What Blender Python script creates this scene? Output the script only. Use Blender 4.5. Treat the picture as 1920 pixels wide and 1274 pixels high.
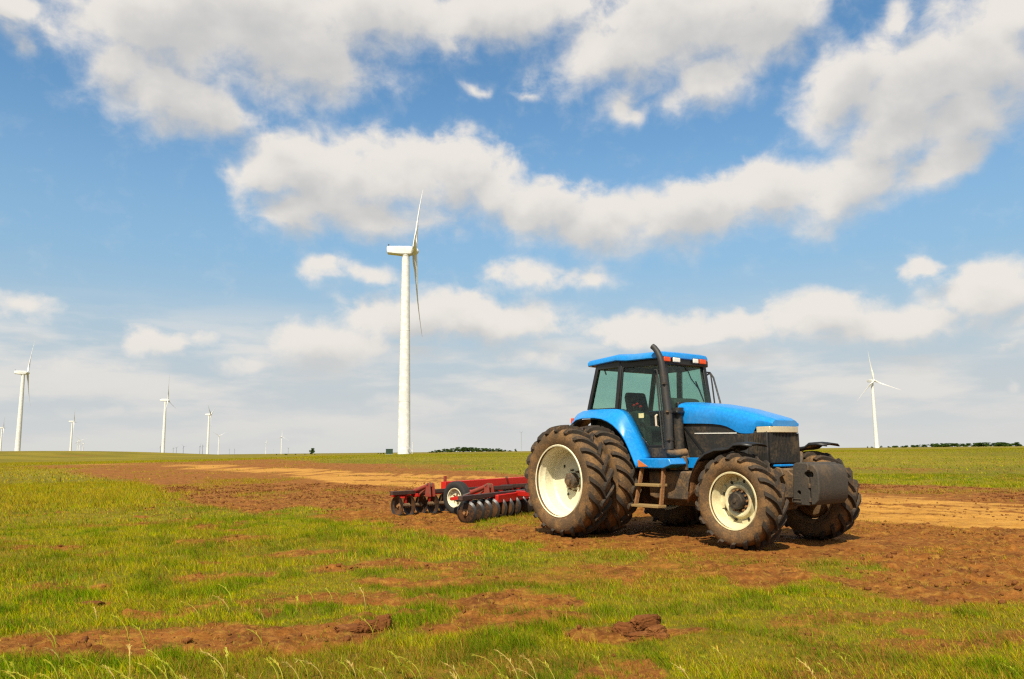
import bpy, bmesh, math, random
import numpy as np
from mathutils import Vector, Matrix

for o in list(bpy.data.objects):
    bpy.data.objects.remove(o)
SC = bpy.context.scene
COL = SC.collection
R = math.radians
PI = math.pi
rng = np.random.default_rng(7)
random.seed(7)

# ------------------------------------------------------------------ camera
CAM_H = 1.434
cam_data = bpy.data.cameras.new('camera')
cam = bpy.data.objects.new('camera', cam_data)
COL.objects.link(cam)
cam_data.sensor_width = 36.0
cam_data.lens = 36.0 * 1476 / 1920
cam_data.clip_start = 0.1
cam_data.clip_end = 100000
pitch, roll = R(8.08), R(0.6)
fwd = Vector((0, math.cos(pitch), math.sin(pitch)))
up0 = Vector((0, -math.sin(pitch), math.cos(pitch)))
rt0 = Vector((1, 0, 0))
rt = math.cos(roll) * rt0 - math.sin(roll) * up0
up = math.sin(roll) * rt0 + math.cos(roll) * up0
cam.matrix_world = Matrix(((rt.x, up.x, -fwd.x, 0), (rt.y, up.y, -fwd.y, 0), (rt.z, up.z, -fwd.z, CAM_H), (0, 0, 0, 1)))
SC.camera = cam

# ------------------------------------------------------------------ sun, exposure
SUN_AZ, SUN_EL = R(197), R(50)          # compass angle of the sun, clockwise from +Y
to_sun = Vector((math.sin(SUN_AZ) * math.cos(SUN_EL), math.cos(SUN_AZ) * math.cos(SUN_EL), math.sin(SUN_EL)))
sd = bpy.data.lights.new('sun', 'SUN')
sd.energy = 5.0
sd.angle = R(0.5)
sd.color = (1.0, 0.92, 0.76)
sun = bpy.data.objects.new('sun', sd)
COL.objects.link(sun)
sun.rotation_euler = to_sun.to_track_quat('Z', 'Y').to_euler()
sun.location = (-20, -30, 60)
SC.view_settings.view_transform = 'Standard'
SC.view_settings.look = 'None'
SC.view_settings.exposure = 0.35
SC.view_settings.gamma = 1.0
SC.view_settings.use_curve_mapping = False
SC.cycles.use_denoising = False
SC.cycles.adaptive_threshold = 0.005
SC.cycles.filter_width = 1.3
SC.cycles.max_bounces = 6
SC.cycles.diffuse_bounces = 1
SC.cycles.glossy_bounces = 2
SC.cycles.transparent_max_bounces = 12
SC.cycles.caustics_reflective = False
SC.cycles.caustics_refractive = False

# ------------------------------------------------------------------ node helpers
def N(nt, typ, ins=None, **kw):
    n = nt.nodes.new(typ)
    for k, v in kw.items():
        setattr(n, k, v)
    if ins:
        for k, v in ins.items():
            s = n.inputs[k]
            if isinstance(v, bpy.types.NodeSocket):
                nt.links.new(v, s)
            else:
                s.default_value = v
    return n

def ma(nt, op, a, b=None, c=None, clamp=False):
    n = nt.nodes.new('ShaderNodeMath')
    n.operation = op
    n.use_clamp = clamp
    for i, v in enumerate((a, b, c)):
        if v is None:
            continue
        if isinstance(v, bpy.types.NodeSocket):
            nt.links.new(v, n.inputs[i])
        else:
            n.inputs[i].default_value = v
    return n.outputs[0]

def mrange(nt, v, a, b, c=0.0, d=1.0, smooth=True):
    n = nt.nodes.new('ShaderNodeMapRange')
    n.interpolation_type = 'SMOOTHSTEP' if smooth else 'LINEAR'
    nt.links.new(v, n.inputs[0])
    for i, x in zip((1, 2, 3, 4), (a, b, c, d)):
        n.inputs[i].default_value = x
    return n.outputs[0]

def mixc(nt, f, a, b):
    n = nt.nodes.new('ShaderNodeMix')
    n.data_type = 'RGBA'
    for s, v in ((n.inputs[0], f), (n.inputs[6], a), (n.inputs[7], b)):
        if isinstance(v, bpy.types.NodeSocket):
            nt.links.new(v, s)
        elif isinstance(v, (int, float)):
            s.default_value = v
        else:
            s.default_value = (*v[:3], 1)
    return n.outputs[2]

# ------------------------------------------------------------------ world: sky with fair-weather cumulus
world = bpy.data.worlds.new('World')
SC.world = world
world.use_nodes = True
wt = world.node_tree
wt.nodes.clear()
def build_world():
    out = N(wt, 'ShaderNodeOutputWorld')
    bg = N(wt, 'ShaderNodeBackground')
    sky = N(wt, 'ShaderNodeTexSky', sky_type='NISHITA', sun_disc=False)
    sky.sun_elevation = SUN_EL
    sky.sun_rotation = SUN_AZ
    sky.altitude = 300
    sky.air_density = 1.0
    sky.dust_density = 0.6
    sky.ozone_density = 2.2
    tc = N(wt, 'ShaderNodeTexCoord')
    s = N(wt, 'ShaderNodeSeparateXYZ', {0: tc.outputs['Generated']})
    el = ma(wt, 'MULTIPLY', ma(wt, 'ARCSINE', s.outputs[2]), 57.29578)
    strength = 0.120
    sk = N(wt, 'ShaderNodeVectorMath', {0: sky.outputs[0], 1: (strength * 0.72, strength * 1.01, strength * 1.05)}, operation='MULTIPLY')
    # milky air low over the plain
    hcol = mixc(wt, mrange(wt, el, 0.0, 13.0, smooth=False), (0.525, 0.527, 0.512), (0.255, 0.380, 0.484))
    base = mixc(wt, mrange(wt, el, 3.0, 27.0, 1.0, 0.0), sk.outputs[0], hcol)
    wt.links.new(base, bg.inputs[0])
    bg.inputs[1].default_value = 1.0
    wt.links.new(bg.outputs[0], out.inputs[0])
build_world()
world.cycles.sampling_method = 'MANUAL'
world.cycles.sample_map_resolution = 512

# ------------------------------------------------------------------ numpy noise
def _hash(ix, iy, seed):
    h = (ix.astype(np.int64) * 374761393 + iy.astype(np.int64) * 668265263 + seed * 1442695041) & 0xFFFFFFFF
    h = ((h ^ (h >> 13)) * 1274126177) & 0xFFFFFFFF
    h = h ^ (h >> 16)
    return (h & 0xFFFFFF) / float(0xFFFFFF)

def vnoise(x, y, seed=0):
    ix = np.floor(x); iy = np.floor(y)
    fx = x - ix; fy = y - iy
    ux = fx * fx * fx * (fx * (fx * 6 - 15) + 10); uy = fy * fy * fy * (fy * (fy * 6 - 15) + 10)
    a = _hash(ix, iy, seed); b = _hash(ix + 1, iy, seed)
    c = _hash(ix, iy + 1, seed); d = _hash(ix + 1, iy + 1, seed)
    return (a * (1 - ux) + b * ux) * (1 - uy) + (c * (1 - ux) + d * ux) * uy

def fbm(x, y, octv=5, seed=0, gain=0.5):
    t = np.zeros_like(x, dtype=float); amp = 1.0; tot = 0.0
    c, s = math.cos(0.6), math.sin(0.6)
    for k in range(octv):
        t += amp * vnoise(x, y, seed + 17 * k); tot += amp
        x, y = (c * x - s * y) * 2.03 + 11.7, (s * x + c * y) * 2.03 + 5.3
        amp *= gain
    return t / tot

def sstep(a, b, v):
    t = np.clip((v - a) / (b - a), 0, 1)
    return t * t * (3 - 2 * t)

def set_attr(me, name, arr):
    a = me.attributes.new(name, 'FLOAT', 'POINT')
    a.data.foreach_set('value', np.ascontiguousarray(arr, dtype=np.float32))

def set_col(me, name, arr):
    a = me.attributes.new(name, 'FLOAT_COLOR', 'POINT')
    rgba = np.ones((len(arr), 4), np.float32); rgba[:, :3] = arr
    a.data.foreach_set('color', rgba.ravel())

def np_mesh(name, verts, faces_list):
    """faces_list: list of integer arrays (m, k)"""
    me = bpy.data.meshes.new(name)
    verts = np.ascontiguousarray(verts, dtype=np.float32)
    me.vertices.add(len(verts)); me.vertices.foreach_set('co', verts.ravel())
    loops = np.concatenate([f.ravel() for f in faces_list]).astype(np.int32)
    tot = np.concatenate([np.full(len(f), f.shape[1]) for f in faces_list]).astype(np.int32)
    start = np.concatenate([[0], np.cumsum(tot)[:-1]]).astype(np.int32)
    me.loops.add(len(loops)); me.loops.foreach_set('vertex_index', loops)
    me.polygons.add(len(tot)); me.polygons.foreach_set('loop_start', start); me.polygons.foreach_set('loop_total', tot)
    me.update(calc_edges=True)
    return me

def grid_faces(nx, ny):
    i = np.arange(nx - 1)[None, :] + np.arange(ny - 1)[:, None] * nx
    i = i.ravel()
    return np.stack([i, i + 1, i + nx + 1, i + nx], 1)

# ------------------------------------------------------------------ the cloud deck: a dome, clear where no cloud is
# azimuth, elevation, half width, half height (degrees), tilt of each cloud lobe
CLOUDS = [(-25.4,27.2,6.4,3.1,0),(-18.2,28.7,9.7,3.4,0),(-24.1,23.4,4.8,2.1,0),(-21.1,22.8,2.5,1.5,0),(-15.1,27.0,5.0,2.5,0),(-9.6,30.2,8.0,2.1,0),(-27.4,24.6,2.6,1.7,0),(-34.0,26.3,1.9,1.3,0),(-33.0,24.5,1.0,0.8,0),(0.3,30.6,7.0,1.8,0),(-3.9,28.6,2.9,1.0,0),(13.3,28.7,9.4,3.1,8),(8.0,27.8,4.9,1.9,0),(15.1,25.4,3.6,1.5,20),(19.8,28.4,4.4,1.8,25),(8.3,24.5,1.6,1.0,20),(9.3,23.9,1.8,0.7,0),(-2.2,25.8,2.8,0.5,-6),(1.6,25.3,2.8,0.45,-12),(-15.7,20.0,3.8,2.2,0),(-10.3,19.5,7.4,2.4,0),(-3.9,20.0,4.0,2.2,0),(-16.1,17.1,2.8,1.6,0),(-10.6,17.2,5.8,1.6,0),(-13.2,18.3,4.5,2.2,0),(-17.9,19.3,2.2,1.4,0),(2.1,17.7,3.6,1.8,0),(6.9,16.5,5.9,1.9,0),(11.9,16.4,6.5,1.8,5),(18.4,17.6,4.2,1.7,10),(23.7,17.5,4.7,2.1,15),(29.3,18.0,3.2,1.3,20),(8.0,14.9,4.7,1.0,0),(-1.1,19.1,2.4,1.5,0),(24.4,23.4,3.4,2.5,25),(28.7,22.3,5.2,2.7,25),(32.8,23.2,3.8,3.2,25),(27.2,20.1,3.5,1.4,20),(30.3,20.4,4.0,2.0,22),(34.8,25.5,2.0,1.7,0),(27.8,27.1,2.0,0.9,0),(-13.4,12.9,2.3,0.8,8),(-10.5,12.7,2.3,0.8,0),(1.6,12.6,5.5,1.0,0),(6.4,12.5,3.3,0.9,0),(1.3,15.4,1.6,0.6,0),(-31.9,9.2,2.7,0.7,-3),(-24.0,7.5,3.1,1.1,0),(-13.8,7.3,4.8,1.7,0),(-7.4,9.3,4.6,1.7,0),(-2.3,9.5,6.6,1.4,0),(2.0,9.1,3.5,1.0,0),(13.1,8.3,7.0,1.3,0),(21.4,8.7,3.9,1.4,0),(25.6,7.9,4.8,1.2,0),(31.3,9.5,3.0,1.6,5),(32.8,7.4,2.2,1.0,0),(28.3,11.3,1.7,0.6,5),(33.1,6.0,0.8,0.5,0),(1.6,7.0,4.7,0.8,0),(-18.5,5.9,4.2,0.7,0),(-28.9,5.6,4.5,0.6,0),(11.5,6.2,6.7,0.7,0),(27.1,4.1,1.8,0.4,0),(32.8,3.9,0.5,0.4,0),(-6.2,3.4,6.1,0.5,0),(-27.5,2.9,2.7,0.4,0)]


def build_sky():
    def ax(a, b, fa, fb, fs, cs):
        return np.concatenate([np.arange(a, fa, cs), np.arange(fa, fb, fs), np.arange(fb, b + 1e-6, cs)])
    azs = ax(-180, 180, -42, 42, 0.22, 2.0)
    els = ax(-1.0, 89, -1.0, 33, 0.2, 2.0)
    A, E = np.meshgrid(azs, els)
    A = A.ravel(); E = E.ravel()
    # billows: bend the lobes with noise, in degrees
    wx = (fbm(A * 0.23, E * 0.23, 6, 3, 0.55) - 0.5) * 3.4
    wy = (fbm(A * 0.23, E * 0.30, 6, 91, 0.55) - 0.5) * 2.2
    wide = fbm(A * 0.055, E * 0.075, 5, 41)
    outside = np.maximum(sstep(37, 46, np.abs(A)), sstep(32.5, 38, E))
    S = np.array(to_sun)
    sun_gap = np.degrees(np.arccos(np.clip(np.cos(np.radians(E)) * (np.sin(np.radians(A)) * S[0] + np.cos(np.radians(A)) * S[1]) + np.sin(np.radians(E)) * S[2], -1, 1)))
    def field(a, e):
        acc = np.full_like(a, 9.0)
        for ca, ce, rx, ry, rot in CLOUDS:
            c, s = math.cos(R(rot)), math.sin(R(rot))
            dx, dy = a - ca, e - ce
            thin = 0.0
            if ry > 1.3:
                ry *= 1.22
            elif ry < 1.15:            # small scraps stay thin and soft
                thin = 0.50 + 0.35 * (ry < 0.7) * (ce > 15)
                ry *= 1.75; rx *= 1.15
            l = np.hypot((c * dx + s * dy) / rx, (-s * dx + c * dy) / ry)
            l = l / 1.03 + thin
            h = np.maximum(0.3 - np.abs(acc - l), 0) / 0.3
            acc = np.minimum(acc, l) - h ** 3 * 0.3 / 6
        o = 1.6 - sstep(0.42, 0.60, wide) * outside * 1.3
        o = np.where(sun_gap < 9, 2.5, o)          # the sun stands in a gap
        return np.minimum(acc, o)
    d0 = field(A + wx, E + wy)
    d1 = field(A + wx - 0.6, E + wy + 1.7)
    ra, re = np.radians(A), np.radians(E)
    D = 40000.0
    V = np.stack([D * np.cos(re) * np.sin(ra), D * np.cos(re) * np.cos(ra), D * np.sin(re)], 1)
    me = np_mesh('sky', V, [grid_faces(len(azs), len(els))[:, ::-1]])
    set_attr(me, 'cloud', np.clip(d0, 0, 3)); set_attr(me, 'overhead', np.clip(d1, 0, 3))
    set_attr(me, 'az', A); set_attr(me, 'el', E)
    m = bpy.data.materials.new('cloud_deck')
    m.use_nodes = True
    t = m.node_tree
    t.nodes.clear()
    at = lambda n: N(t, 'ShaderNodeAttribute', attribute_name=n).outputs['Fac']
    el = at('el'); da = at('cloud'); db = at('overhead')
    p = N(t, 'ShaderNodeCombineXYZ', {0: at('az'), 1: ma(t, 'MULTIPLY', el, 1.25), 2: 0.0}).outputs[0]
    fine = N(t, 'ShaderNodeTexNoise', {'Vector': p, 'Scale': 0.42, 'Detail': 10.0, 'Roughness': 0.60, 'Distortion': 0.2})
    fn = ma(t, 'SUBTRACT', fine.outputs[0], 0.5)
    mid = N(t, 'ShaderNodeTexNoise', {'Vector': p, 'Scale': 0.16, 'Detail': 4.0, 'Roughness': 0.5})
    mn = ma(t, 'SUBTRACT', mid.outputs[0], 0.5)
    # softness of the rim changes from place to place
    dens = ma(t, 'ADD', ma(t, 'SUBTRACT', 1.33, da), ma(t, 'ADD', ma(t, 'MULTIPLY', fn, 1.55), ma(t, 'MULTIPLY', mn, 0.5)))
    soft = ma(t, 'ADD', mrange(t, mid.outputs[0], 0.35, 0.65, 0.0, 0.35), mrange(t, ma(t, 'SUBTRACT', da, db), -0.5, 0.6, 0.60, 1.15))     # crisp tops, diffuse bases
    alpha = ma(t, 'DIVIDE', ma(t, 'ADD', dens, 0.10), soft, clamp=True)
    alpha = mrange(t, alpha, 0.0, 1.0, 0.0, 0.97)
    veil = mrange(t, ma(t, 'ADD', ma(t, 'SUBTRACT', 1.5, da), ma(t, 'MULTIPLY', fn, 2.4)), -0.1, 1.4, 0.0, 0.42)
    alpha = ma(t, 'MAXIMUM', alpha, veil)
    # lit crown against greyer base: more cloud overhead means less light
    sh = ma(t, 'ADD', ma(t, 'ADD', db, ma(t, 'MULTIPLY', fn, 0.55)), ma(t, 'MULTIPLY', mn, 1.5))
    sh = mrange(t, sh, 0.0, 1.15)
    ccol = mixc(t, sh, (0.452, 0.450, 0.444), (0.672, 0.636, 0.590))
    # far clouds sink into the milky air
    low = mrange(t, el, 0.5, 10.0, 0.80, 0.0)
    ccol = mixc(t, low, ccol, (0.600, 0.578, 0.546))
    alpha = ma(t, 'MULTIPLY', alpha, mrange(t, el, 0.0, 8.0, 0.30, 1.0))
    # broad pale cloud bank low over the horizon
    pb = N(t, 'ShaderNodeMapping', {'Vector': p, 'Scale': (0.085, 0.30, 1.0)}).outputs[0]
    bank = N(t, 'ShaderNodeTexNoise', {'Vector': pb, 'Scale': 1.0, 'Detail': 6.0, 'Roughness': 0.55}).outputs[0]
    bank = ma(t, 'MULTIPLY', mrange(t, bank, 0.40, 0.62), mrange(t, ma(t, 'ABSOLUTE', ma(t, 'SUBTRACT', el, 5.0)), 1.5, 6.5, 0.75, 0.0))
    alpha = ma(t, 'MAXIMUM', alpha, bank)
    em = N(t, 'ShaderNodeEmission', {0: ccol, 1: 1.0})
    tr = N(t, 'ShaderNodeBsdfTransparent')
    mx = N(t, 'ShaderNodeMixShader', {0: alpha, 1: tr.outputs[0], 2: em.outputs[0]})
    o = N(t, 'ShaderNodeOutputMaterial', {0: mx.outputs[0]})
    m.cycles.emission_sampling = 'NONE'
    me.materials.append(m)
    me.polygons.foreach_set('use_smooth', np.ones(len(me.polygons), bool))
    ob = bpy.data.objects.new('sky', me)
    ob['kind'] = 'structure'
    ob['label'] = 'blue sky with broken white cumulus clouds'
    COL.objects.link(ob)
build_sky()

# ================================================================== helpers for built things
class MB:
    """collects polygons, then becomes ONE mesh object"""
    def __init__(s):
        s.v = []; s.f = []; s.mi = []
    def add(s, vs, fs, mi=0):
        b = len(s.v)
        s.v += [tuple(p) for p in vs]
        for f in fs:
            s.f.append([b + i for i in f]); s.mi.append(mi)
        return s
    def box(s, x0, x1, y0, y1, z0, z1, mi=0):
        vs = [(x0, y0, z0), (x1, y0, z0), (x1, y1, z0), (x0, y1, z0), (x0, y0, z1), (x1, y0, z1), (x1, y1, z1), (x0, y1, z1)]
        return s.add(vs, [(3, 2, 1, 0), (4, 5, 6, 7), (0, 1, 5, 4), (1, 2, 6, 5), (2, 3, 7, 6), (3, 0, 4, 7)], mi)
    def prism_y(s, poly, y0, y1, mi=0):
        """polygon of (x, z) pulled from y0 to y1"""
        n = len(poly)
        vs = [(x, y0, z) for x, z in poly] + [(x, y1, z) for x, z in poly]
        fs = [tuple(range(n)), tuple(range(2 * n - 1, n - 1, -1))]
        fs += [(i, i + n, (i + 1) % n + n, (i + 1) % n) for i in range(n)]
        return s.add(vs, fs, mi)
    def prism_x(s, poly, x0, x1, mi=0):
        n = len(poly)
        vs = [(x0, y, z) for y, z in poly] + [(x1, y, z) for y, z in poly]
        fs = [tuple(range(n)), tuple(range(2 * n - 1, n - 1, -1))]
        fs += [(i, i + n, (i + 1) % n + n, (i + 1) % n) for i in range(n)]
        return s.add(vs, fs, mi)
    def prism_z(s, poly, z0, z1, mi=0):
        n = len(poly)
        vs = [(x, y, z0) for x, y in poly] + [(x, y, z1) for x, y in poly]
        fs = [tuple(range(n)), tuple(range(2 * n - 1, n - 1, -1))]
        fs += [(i, i + n, (i + 1) % n + n, (i + 1) % n) for i in range(n)]
        return s.add(vs, fs, mi)
    def bar(s, p0, p1, w, d, upv=(0, 0, 1), mi=0):
        """square bar from p0 to p1, w across, d along the up vector"""
        p0, p1 = Vector(p0), Vector(p1)
        t = (p1 - p0).normalized()
        u = Vector(upv)
        if abs(t.dot(u)) > 0.98:
            u = Vector((1, 0, 0))
        a = t.cross(u).normalized(); b = a.cross(t).normalized()
        vs = []
        for p in (p0, p1):
            for sx, sy in ((-1, -1), (1, -1), (1, 1), (-1, 1)):
                vs.append(p + a * (sx * w / 2) + b * (sy * d / 2))
        return s.add(vs, [(3, 2, 1, 0), (4, 5, 6, 7), (0, 1, 5, 4), (1, 2, 6, 5), (2, 3, 7, 6), (3, 0, 4, 7)], mi)
    def tube(s, path, r, n=12, caps=True, mi=0):
        path = [Vector(p) for p in path]
        rs = r if isinstance(r, (list, tuple)) else [r] * len(path)
        rings = []
        t = (path[1] - path[0]).normalized()
        u = t.orthogonal().normalized()
        vs = []
        for i, p in enumerate(path):
            if 0 < i < len(path) - 1:
                t = ((path[i + 1] - p).normalized() + (p - path[i - 1]).normalized()).normalized()
            elif i == len(path) - 1:
                t = (p - path[i - 1]).normalized()
            u = (u - t * u.dot(t)).normalized()
            w = t.cross(u)
            for k in range(n):
                a = 2 * PI * k / n
                vs.append(p + (u * math.cos(a) + w * math.sin(a)) * rs[i])
        fs = []
        for i in range(len(path) - 1):
            for k in range(n):
                k2 = (k + 1) % n
                fs.append((i * n + k, i * n + k2, (i + 1) * n + k2, (i + 1) * n + k))
        if caps:
            fs.append(tuple(range(n - 1, -1, -1)))
            fs.append(tuple(range((len(path) - 1) * n, len(path) * n)))
        return s.add(vs, fs, mi)
    def lathe(s, prof, n=48, c=(0, 0, 0), mi=0, close=False):
        """profile of (y, r) turned about the Y axis through c"""
        m = len(prof)
        vs = []
        for k in range(n):
            a = 2 * PI * k / n
            for y, r in prof:
                vs.append((c[0] + r * math.cos(a), c[1] + y, c[2] + r * math.sin(a)))
        fs = []
        for k in range(n):
            k2 = (k + 1) % n
            for j in range(m if close else m - 1):
                j2 = (j + 1) % m
                fs.append((k * m + j, k * m + j2, k2 * m + j2, k2 * m + j))
        return s.add(vs, fs, mi)
    def lathe_z(s, prof, n=32, c=(0, 0, 0), mi=0):
        m = len(prof)
        vs = []
        for k in range(n):
            a = 2 * PI * k / n
            for z, r in prof:
                vs.append((c[0] + r * math.cos(a), c[1] + r * math.sin(a), c[2] + z))
        fs = []
        for k in range(n):
            k2 = (k + 1) % n
            for j in range(m - 1):
                fs.append((k * m + j, k2 * m + j, k2 * m + j + 1, k * m + j + 1))
        return s.add(vs, fs, mi)
    def grid(s, rows, mi=0):
        """rows of equal-length point lists become a sheet"""
        n = len(rows[0])
        vs = [p for r in rows for p in r]
        fs = []
        for i in range(len(rows) - 1):
            for j in range(n - 1):
                fs.append((i * n + j, i * n + j + 1, (i + 1) * n + j + 1, (i + 1) * n + j))
        return s.add(vs, fs, mi)
    def pane(s, pts, th, mi=0):
        """flat sheet of glass with real thickness"""
        P = [Vector(p) for p in pts]
        n = (P[1] - P[0]).cross(P[2] - P[0]).normalized() * th / 2
        k = len(P)
        vs = [p - n for p in P] + [p + n for p in P]
        fs = [tuple(range(k - 1, -1, -1)), tuple(range(k, 2 * k))] + [(i, (i + 1) % k, (i + 1) % k + k, i + k) for i in range(k)]
        return s.add(vs, fs, mi)
    def mesh(s, name, mats, angle=35):
        me = bpy.data.meshes.new(name)
        me.from_pydata(s.v, [], s.f)
        bm = bmesh.new(); bm.from_mesh(me)
        bmesh.ops.recalc_face_normals(bm, faces=bm.faces)
        bm.to_mesh(me); bm.free()
        for m in (mats if isinstance(mats, (list, tuple)) else [mats]):
            me.materials.append(m)
        me.polygons.foreach_set('material_index', s.mi)
        me.polygons.foreach_set('use_smooth', [True] * len(me.polygons))
        me.set_sharp_from_angle(angle=R(angle))
        return me
    def obj(s, name, mats, parent=None, bevel=0.0, seg=2, solid=0.0, angle=35):
        o = bpy.data.objects.new(name, s.mesh(name, mats, angle))
        COL.objects.link(o)
        if parent is not None:
            o.parent = parent
        if solid:
            md = o.modifiers.new('thickness', 'SOLIDIFY'); md.thickness = solid; md.offset = 0
        if bevel:
            md = o.modifiers.new('bevel', 'BEVEL'); md.width = bevel; md.segments = seg
            md.limit_method = 'ANGLE'; md.angle_limit = R(40)
        return o

def empty(name, loc=(0, 0, 0), rz=0.0, parent=None):
    o = bpy.data.objects.new(name, None)
    COL.objects.link(o)
    o.location = loc; o.rotation_euler = (0, 0, rz)
    o.empty_display_size = 0.3
    if parent is not None:
        o.parent = parent
    return o

def tag(o, label, cat=None, group=None, kind=None):
    o['label'] = label
    if cat: o['category'] = cat
    if group: o['group'] = group
    if kind: o['kind'] = kind
    return o

def children(o):
    return [c for c in bpy.data.objects if c.parent is o]

def copy_tree(o, parent=None):
    c = o.copy()
    COL.objects.link(c)
    c.parent = parent
    for ch in children(o):
        copy_tree(ch, c)
    return c

# ------------------------------------------------------------------ materials
def mat(name, col, rough=0.5, metal=0.0, dirt=None, dirt_amt=0.5, scale=4.0, bump=0.0, bscale=30.0, coat=0.0, spec=0.5, streak=None):
    """painted / worn surface: base colour with patchy dirt and fine relief"""
    m = bpy.data.materials.new(name)
    m.use_nodes = True
    t = m.node_tree
    b = t.nodes['Principled BSDF']
    b.inputs['Roughness'].default_value = rough
    b.inputs['Metallic'].default_value = metal
    b.inputs['Specular IOR Level'].default_value = spec
    b.inputs['Coat Weight'].default_value = coat
    b.inputs['Coat Roughness'].default_value = 0.15
    tc = N(t, 'ShaderNodeTexCoord').outputs['Object']
    n1 = N(t, 'ShaderNodeTexNoise', {'Vector': tc, 'Scale': scale, 'Detail': 8.0, 'Roughness': 0.65})
    n2 = N(t, 'ShaderNodeTexNoise', {'Vector': tc, 'Scale': scale * 9, 'Detail': 4.0, 'Roughness': 0.6})
    var = mrange(t, n2.outputs[0], 0.3, 0.7, 0.86, 1.10)
    c0 = N(t, 'ShaderNodeVectorMath', {0: (col[0], col[1], col[2]), 1: var}, operation='MULTIPLY').outputs[0]
    if dirt is not None:
        lo = 0.72 - 0.55 * dirt_amt
        f = ma(t, 'ADD', n1.outputs[0], ma(t, 'MULTIPLY', ma(t, 'SUBTRACT', n2.outputs[0], 0.5), 0.5))
        f = mrange(t, f, lo, lo + 0.30, 0.0, min(1.0, 0.35 + 0.65 * dirt_amt))
        if streak:
            ms = N(t, 'ShaderNodeMapping', {'Vector': tc, 'Scale': streak})
            n3 = N(t, 'ShaderNodeTexNoise', {'Vector': ms.outputs[0], 'Scale': 1.0, 'Detail': 5.0, 'Roughness': 0.6})
            f = ma(t, 'MAXIMUM', f, mrange(t, n3.outputs[0], 0.5, 0.8, 0.0, 0.7))
        c0 = mixc(t, f, c0, dirt)
        rr = ma(t, 'ADD', ma(t, 'MULTIPLY', f, 0.9 - rough), rough)
        t.links.new(rr, b.inputs['Roughness'])
        if coat:
            t.links.new(ma(t, 'MULTIPLY', ma(t, 'SUBTRACT', 1.0, f), coat), b.inputs['Coat Weight'])
    t.links.new(c0, b.inputs['Base Color'])
    if bump:
        n4 = N(t, 'ShaderNodeTexNoise', {'Vector': tc, 'Scale': bscale, 'Detail': 5.0, 'Roughness': 0.6})
        bp = N(t, 'ShaderNodeBump', {'Height': n4.outputs[0], 'Strength': bump, 'Distance': 0.02})
        t.links.new(bp.outputs[0], b.inputs['Normal'])
    return m

def glass_mat(name, tint, gloss=0.10):
    m = bpy.data.materials.new(name)
    m.use_nodes = True
    t = m.node_tree
    t.nodes.clear()
    tc = N(t, 'ShaderNodeTexCoord').outputs['Object']
    n = N(t, 'ShaderNodeTexNoise', {'Vector': tc, 'Scale': 5.0, 'Detail': 7.0, 'Roughness': 0.7})
    dust = mrange(t, n.outputs[0], 0.45, 0.85, 0.0, 0.05)
    tr = N(t, 'ShaderNodeBsdfTransparent', {0: (*tint, 1)})
    gl = N(t, 'ShaderNodeBsdfGlossy', {0: (0.9, 0.95, 0.95, 1), 'Roughness': 0.03})
    lw = N(t, 'ShaderNodeLayerWeight', {'Blend': 0.5}).outputs['Facing']
    fr = ma(t, 'ADD', ma(t, 'MULTIPLY', ma(t, 'POWER', lw, 4.0), 0.6), 0.025)
    mx = N(t, 'ShaderNodeMixShader', {0: fr, 1: tr.outputs[0], 2: gl.outputs[0]})
    df = N(t, 'ShaderNodeBsdfDiffuse', {0: (0.30, 0.27, 0.19, 1)})
    mx2 = N(t, 'ShaderNodeMixShader', {0: dust, 1: mx.outputs[0], 2: df.outputs[0]})
    N(t, 'ShaderNodeOutputMaterial', {0: mx2.outputs[0]})
    return m

# ================================================================== ground
ROAD = [(-80, 133), (-57.3, 115.5), (-33.75, 89.8), (-24, 74.4), (-8.2, 55.4), (-4.3, 49.2), (.86, 43.9), (10.84, 25.3), (13.14, 20.7), (20, 7), (25, -6),
        (17, -6), (13.3, 8), (8.74, 13.8), (6.64, 15.8), (-5.1, 36), (-9.7, 40.6), (-18, 55), (-39.7, 88.0), (-54, 105), (-74, 124)]
SOIL = [(-71.7, 112), (-64, 124), (-37.9, 117.4), (-11.9, 79.75), (-5.4, 61.7), (.9, 47.5), (14.3, 33.3), (18.6, 29.2), (29, 16), (36, -8),
        (20, -8), (13, 5.5), (8, 7.4), (4.84, 7.9), (3.5, 7.75), (3.2, 9.0), (2.2, 7.75), (1.35, 8.4), (1.0, 9.5), (1.0, 11.6), (0.5, 12.4), (0, 12.9), (-1.46, 13.7), (-3.1, 16.1),
        (-3.9, 17.1), (-6.5, 20.1), (-10.2, 25.5), (-19.3, 39.6), (-62, 101)]
STRIP = [(-5.2, 6.30), (-4.03, 6.50), (-3.42, 6.95), (-2.37, 7.0), (-1.22, 7.12), (-.98, 6.85), (-1.10, 6.42), (-1.70, 5.92), (-2.88, 5.84), (-3.75, 5.88), (-5.2, 5.72)]
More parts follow.
